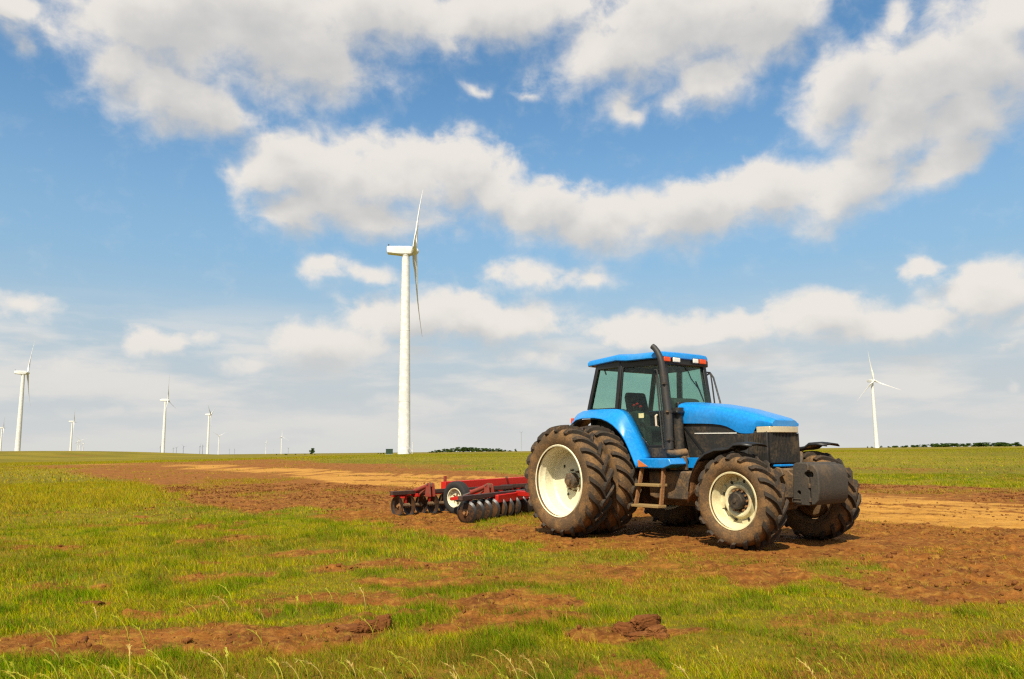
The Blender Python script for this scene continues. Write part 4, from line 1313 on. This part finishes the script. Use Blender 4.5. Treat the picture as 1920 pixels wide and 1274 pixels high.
m.box(3.52, 3.66, -.388, -.376, .655, .665); m.box(3.52, 3.66, -.388, -.376, .700, .710); m.box(3.515, 3.525, -.388, -.376, .655, .71); m.box(3.655, 3.665, -.388, -.376, .655, .71)
m.obj('cast_frame', WEIGHT, wt_, bevel=.003)
for z in (.70, .90, 1.15):
    m = MB(); m.box(3.79, 3.825, -.390, -.376, z - .03, z + .03); m.obj('clip', IRON, wt_, bevel=.004)

# ---- front fenders
FEND = mat('fender_black', (0.014, 0.013, 0.012), rough=0.45, dirt=(0.08, 0.055, 0.03), dirt_amt=0.30, scale=4)
for s in (-1, 1):
    path = [(2.225, .83), (2.25, 1.0), (2.32, 1.14), (2.43, 1.285), (2.58, 1.385), (2.76, 1.44), (2.92, 1.445), (3.02, 1.46), (3.10, 1.515), (3.22, 1.52), (3.40, 1.495)]
    wid = [.40, .40, .40, .42, .43, .43, .43, .42, .42, .40, .36]
    rows = []
    for (x, z), w in zip(path, wid):
        c = s * .955
        rows.append([(x + .012 * math.sin(1), c - w / 2, z - .035), (x, c - w / 2 + .03, z), (x, c, z + .008), (x, c + w / 2 - .03, z), (x + .012, c + w / 2, z - .035)])
    m = MB(); m.grid(rows); fo = m.obj('front_fender', FEND, tr, solid=.016, angle=50)
    m = MB(); m.tube([(3.03, s * .58, 1.0), (3.0, s * .70, 1.30), (2.9, s * .85, 1.42)], .03, 8); m.obj('fender_bracket', IRON, tr)
    rows = [[(x + .025, s * .955 + q * .17, z - .02 + random.uniform(-.02, .01)) for q in (-1, -.5, 0, .5, 1)] for x, z in path[:4]]
    rows.insert(0, [(2.20, s * .955 + q * .15, .66 + random.uniform(-.04, .04)) for q in (-1, -.5, 0, .5, 1)])
    rows = [[(x - .03, y, z) for x, y, z in r] for r in rows]
    m = MB(); m.grid(rows); m.obj('mud_flap', RUST, tr, solid=.02)

# ---- rear fenders
OUT = [(-.62, 1.84), (-.54, 1.915), (-.42, 1.98), (-.25, 2.005), (.07, 2.00), (.25, 1.975), (.40, 1.925), (.53, 1.86), (.63, 1.785), (.73, 1.69), (.81, 1.59), (.89, 1.46), (.96, 1.33), (1.02, 1.21), (1.06, 1.135)]
INN = [(-.66, 1.96), (-.60, 2.10), (-.46, 2.145), (-.27, 2.16), (.07, 2.155), (.30, 2.15), (.47, 2.135), (.58, 2.085), (.66, 2.01), (.76, 1.86), (.84, 1.72), (.93, 1.57), (1.00, 1.44), (1.06, 1.33), (1.09, 1.29)]
for s in (-1, 1):
    rows = []
    for (xo, zo), (xi, zi) in zip(OUT, INN):
        rows.append([(xi - .01, s * .72, zi + .01), (xi, s * .86, zi), ((xi * .6 + xo * .4), s * .955, zi * .62 + zo * .38), (xo, s * 1.055, zo + .018), (xo - .006, s * 1.065, zo)])
    m = MB(); m.grid(rows); f = m.obj('rear_fender', BLUE, tr, solid=.018, angle=24)
    rows = []
    for (xo, zo), (xi, zi) in zip(OUT, INN):
        k = math.hypot(xo, zo - .925); u = (xo / k, (zo - .925) / k)
        b = (xo - u[0] * .02, zo - u[1] * .02)
        rows.append([(b[0] - u[0] * .0, s * .66, b[1] + .02), (b[0], s * 1.045, b[1])])
    m = MB(); m.grid(rows); m.obj('fender_liner', FEND, tr, solid=.012)
    y0, y1 = sorted((s * 1.034, s * 1.042))
    m = MB(); m.prism_y([(1.075, 1.275), (1.29, 1.165), (1.075, 1.155)], y0, y1); m.obj('side_reflector', STICK, tr)
    m = MB()
    for k, (a, b) in enumerate(((0, .05), (.06, .08), (.11, .13), (.14, .18))):
        xx = -.34 + a
        m.add([(xx, s * .872, 2.160), (xx + b - a, s * .872, 2.160), (xx + b - a, s * .895, 2.137), (xx, s * .895, 2.137)], [(0, 1, 2, 3)])
    m.obj('fender_decal', STICK, f)
    m = MB(); m.box(-.67, -.62, min(s * .88, s * .98), max(s * .88, s * .98), 1.93, 2.03); m.obj('tail_lamp', AMBER, tr, bevel=.008)

# ---- cab
Rb, Rt = (-.34, .80, 2.16), (-.13, .745, 2.95)
Bb, Bt = (.40, .815, 2.15), (.47, .76, 2.95)
Db = (.98, .675, 1.46)
Ab, At = (1.42, .545, 1.46), (1.24, .505, 2.95)
def sy(p, s): return (p[0], s * p[1], p[2])
cab = empty('cab', parent=tr)
for s in (-1, 1):
    for a, b, w, d in ((Rb, Rt, .075, .075), (Bb, Bt, .085, .06), (Ab, At, .085, .085)):
        m = MB(); m.bar(sy(a, s), sy(b, s), w, d, (0, 1, 0)); m.obj('post', FRAMEB, cab, bevel=.012)
    for a, b in ((Rt, Bt), (Bt, At)):
        m = MB(); m.bar(sy(a, s), sy(b, s), .07, .13); m.obj('top_rail', FRAMEB, cab, bevel=.012)
    for a, b in ((Rb, Bb), (Bb, Db), (Db, Ab)):
        m = MB(); m.bar(sy(a, s), sy(b, s), .06, .055); m.obj('bottom_rail', FRAMEB, cab, bevel=.012)
    # side panes; the door is a thing that swings: frame, pane, handle
    k = 1.002
    m = MB(); m.pane([sy(p, s) for p in (Rb, Bb, Bt, Rt)], .006); m.obj('side_window', GLASS, cab)
    dr = empty('door', parent=cab)
    m = MB(); m.pane([sy(p, s) for p in (Bb, Db, Ab, At, Bt)], .006); m.obj('pane', GLASS, dr)
    m = MB()
    ins = [(.455, .812, 2.12), (1.0, .69, 1.50), (1.34, .585, 1.50), (1.17, .545, 2.89), (.52, .765, 2.89)]
    for a, b in zip(ins, ins[1:] + ins[:1]):
        m.bar(sy(a, s), sy(b, s), .03, .035)
    m.obj('door_frame', FRAMEB, dr, bevel=.006)
    m = MB(); m.tube([(1.15, s * .62, 2.02), (1.16, s * .665, 2.00), (1.165, s * .665, 1.84), (1.16, s * .62, 1.82)], .018, 8); m.obj('handle', PALE, dr)
    m = MB(); m.box(.80, .92, s * .70 - .004, s * .70 + .004, 1.98, 2.06); m.obj('sticker', LABEL, dr)
    # grab rail beside the door
    m = MB(); m.tube([(1.19, s * .64, 2.74), (1.21, s * .70, 2.78), (1.26, s * .70, 2.78), (1.285, s * .70, 2.60), (1.40, s * .70, 1.48), (1.37, s * .70, 1.44), (1.33, s * .69, 1.46), (1.20, s * .66, 2.70)], .014, 8); m.obj('grab_rail', EXH, cab)
m = MB(); m.pane([sy(At, -1), sy(At, 1), (1.425, .545, 2.05), (1.425, -.545, 2.05)], .006); m.obj('windscreen', GLASS, cab)
m = MB(); m.pane([sy(Rt, -1), sy(Rt, 1), sy(Rb, 1), sy(Rb, -1)], .006); m.obj('rear_window', GLASS_B, cab)
m = MB(); m.bar(sy(Rt, -1), sy(Rt, 1), .08, .12); m.obj('top_rail', FRAMEB, cab, bevel=.012)
m = MB(); m.bar(sy(Rb, -1), sy(Rb, 1), .07, .08); m.obj('bottom_rail', FRAMEB, cab, bevel=.012)
m = MB(); m.bar(sy(At, -1), sy(At, 1), .09, .14); m.obj('top_rail', FRAMEB, cab, bevel=.012)
m = MB(); m.prism_x([(-.56, 1.40), (.56, 1.40), (.53, 2.06), (-.53, 2.06)], 1.39, 1.44); m.obj('firewall', FRAMEB, cab, bevel=.01)
m = MB(); m.prism_x([(-.74, 1.20), (.74, 1.20), (.78, 2.15), (-.78, 2.15)], -.36, -.31); m.obj('rear_wall', FRAMEB, cab, bevel=.01)
for s in (-1, 1):
    m = MB(); m.prism_y([(-.3, 1.42), (.98, 1.44), (.98, 1.50), (.42, 2.12), (-.3, 2.12)], s * .66 - .01, s * .66 + .01); m.obj('wheel_arch_panel', INTERIOR, cab)
# roof
ro = empty('roof', parent=tr)
plan_b = [(-.40, -.70), (-.36, -.80), (.44, -.865), (.66, -.84), (1.16, -.66), (1.285, -.60), (1.31, -.50), (1.33, 0)]
def roof_ring(scale, dz, sh=0.0):
    r = []
    for x, y in plan_b:
        z = ip(x, [-.4, .44, .66, 1.3], [2.985, 3.015, 2.99, 3.005]) + dz
        r.append(((x - .45) * (1 - (1 - scale) * .8) + .45 + sh, y * scale, z))
    return r + [(x, -y, z) for x, y, z in r[-2::-1]]
m = MB()
rings = [roof_ring(.93, -.012), roof_ring(.985, -.015), roof_ring(1.0, .0), roof_ring(1.0, .045), roof_ring(.975, .085), roof_ring(.90, .108), roof_ring(.6, .135), roof_ring(.25, .145)]
m.grid([r + [r[0]] for r in rings]); m.add(rings[-1], [tuple(range(len(rings[-1])))])
m.obj('roof_shell', BLUE, ro, angle=30)
m = MB(); m.add(rings[0], [tuple(range(len(rings[0])))]); und = m.obj('roof_lining', FRAMEB, ro, solid=.02)
m = MB(); m.box(1.20, 1.30, -.60, .60, 2.885, 3.005); m.obj('light_bar', FRAMEB, ro, bevel=.02)
for y0, y1, z0, z1, mt, nm in ((-.595, -.435, 2.925, 3.005, AMBER, 'indicator_lamp'), (-.365, -.19, 2.925, 3.005, LAMPW, 'work_lamp'), (.155, .29, 2.935, 3.015, LAMPW, 'work_lamp'), (.33, .50, 2.93, 3.015, AMBER, 'indicator_lamp')):
    m = MB(); m.box(1.275, 1.345, y0, y1, z0, z1); lo = m.obj(nm, mt, ro, bevel=.012)
    m = MB()
    for a, b, c, d in ((y0 - .008, y0, z0, z1), (y1, y1 + .008, z0, z1), (y0 - .008, y1 + .008, z0 - .008, z0), (y0 - .008, y1 + .008, z1, z1 + .008)):
        m.box(1.27, 1.325, a, b, c, d)
    m.obj('housing', FRAMEB, lo)
m = MB(); m.box(.30, .36, -.71, -.67, 3.10, 3.135); m.obj('roof_bolt', IRON, ro, bevel=.006)
# mirror arms, wiper
for s in (-1, 1):
    m = MB()
    if s > 0:
        m.tube([(1.23, .53, 2.82), (1.13, .72, 2.82), (1.10, .88, 2.825), (1.16, .90, 2.73), (1.29, .90, 2.26), (1.30, .86, 2.16), (1.38, .56, 2.10)], .017, 8)
    else:
        m.tube([(.05, -.77, 2.88), (.02, -.70, 2.80)], .012, 6)
    m.obj('mirror_arm', FRAMEB, tr)
m = MB(); m.tube([(1.27, .02, 2.90), (1.315, .10, 2.66), (1.34, .30, 2.45)], .009, 6); m.tube([(1.315, .22, 2.62), (1.365, .36, 2.26)], .012, 6); m.obj('wiper', FRAMEB, tr)
# interior
sea = empty('driver_seat', parent=tr)
m = MB(); m.prism_y([(.18, 1.72), (.62, 1.70), (.66, 1.80), (.60, 1.86), (.18, 1.84)], -.25, .25); m.obj('cushion', SEATM, sea, bevel=.04, seg=3)
m = MB(); m.prism_y([(.10, 1.80), (.22, 1.82), (.16, 2.25), (.10, 2.48), (.02, 2.50), (-.02, 2.40)], -.24, .24); m.obj('backrest', SEATM, sea, bevel=.05, seg=3)
m = MB(); m.prism_y([(.20, 1.42), (.58, 1.42), (.52, 1.72), (.24, 1.72)], -.18, .18); m.obj('pedestal', INTERIOR, sea, bevel=.02)
for s in (-1, 1):
    m = MB(); m.box(.12, .50, s * .31 - .04, s * .31 + .04, 2.02, 2.08); m.obj('armrest', SEATM, sea, bevel=.02)
con = empty('control_console', parent=tr)
m = MB(); m.prism_y([(.20, 1.42), (.85, 1.42), (.80, 2.02), (.62, 2.12), (.20, 2.05)], -.60, -.40); m.obj('box', INTERIOR, con, bevel=.03)
for x, z in ((.58, 2.24), (.66, 2.19), (.50, 2.22)):
    m = MB(); m.tube([(x - .03, -.5, z - .14), (x, -.5, z)], .008, 6); l_ = m.obj('lever', FRAMEB, con)
    m = MB(); m.lathe([(-.025, .0), (-.02, .018), (0, .025), (.02, .018), (.025, 0)], 10, (x, -.5, z)); m.obj('knob', REDM, l_)
stw = empty('steering_column', parent=tr)
m = MB(); m.tube([(1.20, 0, 1.42), (1.00, 0, 2.08)], [.09, .045], 12); m.obj('column', INTERIOR, stw)
m = MB()
ring = []
for k in range(25):
    a = 2 * PI * k / 24
    ring.append((.98 + .20 * math.cos(a) * .85, .20 * math.sin(a), 2.12 + .20 * math.cos(a) * .5))
m.tube(ring, .016, 8, caps=False); m.tube([(.98 - .17, 0, 2.02), (.98 + .17, 0, 2.22)], .012, 6); m.obj('steering_wheel', FRAMEB, stw)
m = MB(); m.prism_y([(1.05, 1.9), (1.40, 1.9), (1.40, 2.16), (1.28, 2.31), (1.12, 2.33), (1.02, 2.22)], -.33, .33); m.obj('dashboard', INTERIOR, tr, bevel=.05, seg=3)

# ---- exhaust and air pipe
ex = empty('exhaust', parent=tr)
yE = -.72
m = MB(); m.tube([(1.50, yE, 1.44), (1.492, yE, 2.05), (1.485, yE, 2.10), (1.43, yE, 2.55), (1.405, yE, 2.78)], [.068, .068, .062, .060, .055], 20); m.obj('muffler', EXH, ex)
m = MB(); m.tube([(1.405, yE, 2.76), (1.385, yE, 2.90), (1.355, yE, 2.99), (1.305, yE, 3.08), (1.24, yE, 3.155), (1.20, yE - .005, 3.185)], [.053, .052, .052, .051, .050, .050], 20, caps=False); sp = m.obj('stack_pipe', EXH, ex)
m = MB(); m.tube([(1.405, yE, 2.76), (1.385, yE, 2.90), (1.355, yE, 2.99), (1.305, yE, 3.08), (1.24, yE, 3.155), (1.205, yE - .005, 3.183)], .045, 16, caps=True); m.obj('stack_bore', FRAMEB, sp)
for z, x, r in ((2.53, 1.432, .062), (2.06, 1.492, .069), (1.60, 1.498, .069)):
    m = MB(); m.lathe_z([(-.022, r), (-.022, r + .006), (.022, r + .006), (.022, r)], 20, (x, yE, z)); b = m.obj('clamp', EXH, ex)
    m = MB(); m.box(x + .03, x + .07, yE - r - .02, yE - r + .01, z - .012, z + .012); m.obj('clamp_bolt', IRON, b)
m = MB(); m.tube([(1.50, yE, 1.45), (1.50, yE, 1.40), (1.54, yE + .01, 1.375), (1.62, yE + .03, 1.375), (1.70, yE + .08, 1.385), (1.72, yE + .14, 1.39)], [.06, .06, .058, .058, .060, .060], 16); m.obj('elbow_pipe', IRON, ex)
m = MB(); m.prism_y([(1.60, 1.10), (1.78, 1.10), (1.76, 1.33), (1.66, 1.33), (1.62, 1.2)], -.66, -.60); m.obj('exhaust_bracket', IRON, ex, bevel=.008)
m = MB(); m.prism_y([(1.46, 1.10), (1.62, 1.10), (1.58, 1.19), (1.50, 1.19)], -.70, -.62); m.obj('bracket_foot', IRON, ex, bevel=.008)
m = MB(); m.tube([(1.50, -.48, 1.42), (1.49, -.48, 2.10)], .085, 16); m.tube([(1.49, -.48, 2.08), (1.49, -.48, 2.13)], .10, 16); m.obj('air_intake', BLACKP, tr)
m = MB(); m.box(1.42, 1.60, -.62, -.40, 2.02, 2.08); m.obj('intake_cap', FRAMEB, tr, bevel=.02)
# engine body between panel and tank
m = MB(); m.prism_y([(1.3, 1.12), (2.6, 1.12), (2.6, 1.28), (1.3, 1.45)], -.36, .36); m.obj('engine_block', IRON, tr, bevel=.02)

# ================================================================== disc harrow
RED = mat('red_paint', (0.48, 0.018, 0.010), rough=0.45, dirt=(0.24, 0.070, 0.032), dirt_amt=0.30, scale=3.0, spec=0.25)
REDW = mat('worn_red_paint', (0.26, 0.028, 0.016), rough=0.65, dirt=(0.16, 0.075, 0.036), dirt_amt=0.55, scale=5.0)
DISC = mat('worn_steel_disc', (0.026, 0.019, 0.015), rough=0.6, metal=0.1, dirt=(0.145, 0.062, 0.022), dirt_amt=0.62, scale=6, spec=0.12)
GANGB = mat('dark_gang_beam', (0.045, 0.020, 0.014), rough=0.6, dirt=(0.13, 0.06, 0.03), dirt_amt=0.5, scale=5)
EDGE = mat('dark_disc_edge', (0.020, 0.018, 0.017), rough=0.4, dirt=(0.06, 0.035, 0.02), dirt_amt=0.3, scale=8, spec=0.4)
STEEL = mat('bright_steel', (0.22, 0.19, 0.16), rough=0.4, metal=0.5)
BLKT = tyre_mat('implement_tyre', (0.030, 0.028, 0.026), (0.16, 0.10, 0.055), 0.30)
hr = empty('disc_harrow', (0, 0, 0), 0)
hr.location = (TR_POS[0], TR_POS[1], 0); hr.rotation_euler = (0, 0, -TR_PHI)
tag(hr, 'red disc harrow with two gangs of steel discs, hitched behind the tractor', 'harrow')

def disc_mesh(r=.235):
    m = MB()
    pr = [(0.0, 0.0), (.002, .05), (.012, .11), (.030, .17), (.055, r - .004), (.060, r)]
    m.lathe(pr, 28)
    m.lathe([(y + .007, q * 1.0) for y, q in pr], 28)
    return m.mesh('disc', [DISC], 40)
DM = disc_mesh()
RIMR = MB().lathe([(.030, .190), (.0585, .2365), (.069, .2365), (.046, .190)], 28, close=True).mesh('disc_edge', EDGE)
SPOOL = MB().lathe([(.02, .06), (.05, .045), (.24, .045), (.27, .06)], 12).mesh('spool', IRON)
NUT = MB().lathe([(-.06, 0), (-.06, .035), (-.02, .04), (-.01, .075), (.0, .075)], 6).mesh('gang_nut', RUST, 20)
def gang(p0, p1, n, face):
    g = empty('disc_gang', (p0[0], p0[1], .205), parent=hr)
    d = Vector((p1[0] - p0[0], p1[1] - p0[1], 0)); L = d.length
    g.rotation_euler = (0, 0, math.atan2(d.y, d.x) - PI / 2)
    m = MB(); m.bar((0, -.05, 0), (0, L + .05, 0), .035, .035); m.obj('gang_shaft', IRON, g)
    for k in range(n):
        y = L * k / (n - 1)
        o = link('disc', DM, g, (0, y, 0), (0, random.uniform(0, 6), PI if face < 0 else 0))
        link('disc_edge', RIMR, g, (0, y, 0), (0, 0, PI if face < 0 else 0))
        if k < n - 1:
            link('spool', SPOOL, g, (0, y, 0))
    link('gang_nut', NUT, g, (0, 0, 0))
    # gang beam overhead, hangers with scrapers
    m = MB(); m.bar((0.02, -.25, .30), (0.02, L + .1, .30), .11, .09); m.obj('gang_beam', GANGB, g, bevel=.008)
    for k in range(0, n - 1, 2):
        y = L * (k + .5) / (n - 1)
        m = MB(); m.bar((.02, y, .27), (0.0, y, .02), .05, .025, (1, 0, 0)); m.obj('hanger', RED, g)
        m = MB(); m.lathe([(-.05, .06), (.05, .06)], 10, (0, y, 0)); m.obj('bearing', IRON, g)
    m = MB(); m.bar((-.14, -.12, .245), (-.14, L, .245), .045, .03); m.obj('scraper_bar', FRAMEB, g)
    for k in range(n):
        y = L * k / (n - 1)
        m = MB(); m.bar((-.14, y + .03, .245), (-.10, y + .05, .06), .03, .012); m.obj('scraper', FRAMEB, g)
    return g
gang((-3.25, -1.62), (-4.80, 1.45), 11, 1)
gang((-6.02, -1.62), (-6.48, 1.87), 11, -1)
gang((-6.95, 2.2), (-7.15, 3.5), 5, -1)

# frame: broad main beam, folded side plate, rails
fr = empty('frame', parent=hr)
def plate(a, b, z0, z1, th, name, mt, par):
    d = (Vector((b[0], b[1], 0)) - Vector((a[0], a[1], 0))).normalized(); nrm = Vector((-d.y, d.x, 0)) * th / 2
    vs = []
    for p, zz in ((a, z0), (b, z0), (b, z1), (a, z1)):
        pass
    m = MB()
    A = Vector((a[0], a[1], 0)); B = Vector((b[0], b[1], 0))
    pts = [A - nrm, B - nrm, B + nrm, A + nrm]
    m.add([(p.x, p.y, a[2] if i in (0, 3) else b[2]) for i, p in enumerate(pts)] + [(p.x, p.y, a[3] if i in (0, 3) else b[3]) for i, p in enumerate(pts)],
          [(3, 2, 1, 0), (4, 5, 6, 7), (0, 1, 5, 4), (1, 2, 6, 5), (2, 3, 7, 6), (3, 0, 4, 7)])
    return m.obj(name, mt, par, bevel=.012)
plate((-6.55, -.10, .42, .70), (-7.5, 3.45, .24, .72), 0, 0, .16, 'main_beam', RED, fr)
plate((-3.75, -.55, .33, .50), (-4.95, 1.75, .33, .52), 0, 0, .22, 'front_beam', RED, fr)
for a, b in (((-4.1, .1, .44), (-6.7, .35, .46)), ((-6.1, -1.75, .46), (-6.6, .2, .46))):
    m = MB(); m.bar(a, b, .12, .10); m.obj('rail', RED, fr, bevel=.01)
m = MB(); m.bar((-1.30, 0, .52), (-4.2, .45, .48), .14, .12); m.obj('tongue', RED, fr, bevel=.012)
m = MB(); m.bar((-1.9, 0.05, .50), (-4.5, 1.1, .50), .08, .08); m.obj('tongue_brace', RED, fr, bevel=.01)
m = MB(); m.bar((-6.62, .0, .68), (-6.62, .0, .84), .07, .05); m.obj('hose_post', REDW, fr, bevel=.006)
m = MB(); m.tube([(-7.2, 2.35, .68), (-7.15, 2.3, .74), (-7.0, 2.2, .74)], .03, 8); m.obj('lug', IRON, fr)
m = MB(); m.tube([(-1.2, .15, .9), (-2.0, .2, .65), (-3.2, .35, .56), (-4.2, .5, .50), (-4.9, .3, .40)], .018, 6); m.obj('hydraulic_hose', FRAMEB, fr)

# transport wheel
wh = empty('transport_wheel', (-5.42, -.42, .37), R(14), parent=hr)
m = MB(); m.lathe([(-.08, .215), (-.105, .25), (-.115, .30), (-.105, .345), (-.085, .368), (-.04, .374), (.04, .374), (.085, .368), (.105, .345), (.115, .30), (.105, .25), (.08, .215)], 44); ty = m.obj('tyre', BLKT, wh)
m = MB()
for y in (-.055, 0, .055):
    m.lathe([(y - .018, .372), (y - .015, .381), (y + .015, .381), (y + .018, .372)], 44)
m.obj('tread_rib', BLKT, ty)
m = MB(); m.lathe([(-.095, .205), (-.10, .222), (-.085, .225), (-.07, .205), (-.01, .195), (.0, .15), (-.015, .08), (-.01, .0)], 36); m.obj('rim', CREAM, wh)
m = MB(); m.lathe([(-.05, 0), (-.05, .045), (-.01, .06), (.0, .06)], 12); hb = m.obj('hub', REDW, wh)
for k in range(5):
    a = k * 2 * PI / 5; o = link('bolt', BOLTR, wh, (.085 * math.cos(a), -.012, .085 * math.sin(a)))
def lift(ax, ay, name, sgn):
    """wheel arm, lift cylinder and bracket of one carriage; tractor axes, arm pivots at (ax, ay)"""
    a = empty(name, (ax, ay, 0), parent=hr)
    m = MB(); m.bar((0, 0, .44), (-.76, -.12, .36), .09, .08); m.obj('arm', RED, a, bevel=.01)
    m = MB(); m.tube([(-.76, -.14, .36), (-.88, .30, .36)], .04, 10); m.obj('axle', IRON, a)
    m = MB(); m.tube([(.42, .0, .68), (-.15, -.02, .52)], .052, 14); cy = m.obj('cylinder', REDW, a)
    m = MB(); m.tube([(-.13, -.02, .525), (-.42, -.04, .445)], .022, 10); m.obj('rod', STEEL, cy)
    m = MB(); m.tube([(.40, 0, .675), (.46, 0, .69)], .060, 12); m.obj('end_cap', IRON, cy)
    for s in (-.06, .06):
        m = MB(); m.prism_y([(.34, .42), (.56, .42), (.52, .72), (.44, .74), (.38, .70)], s - .012, s + .012); m.obj('bracket', REDW, a, bevel=.005)
    m = MB(); m.bar((.40, 0, .66), (.05, 0, .46), .05, .035); m.obj('strut', REDW, a)
    m = MB(); m.tube([(.44, -.09, .70), (.44, .09, .70)], .02, 8); m.obj('pin', STEEL, a)
    return a
l1 = lift(-4.47, -.52, 'lift_carriage', 1)
l2 = lift(-5.95, -1.15, 'lift_carriage', 1)
l2.rotation_euler = (0, 0, R(6))
l1.rotation_euler = (0, 0, R(4))
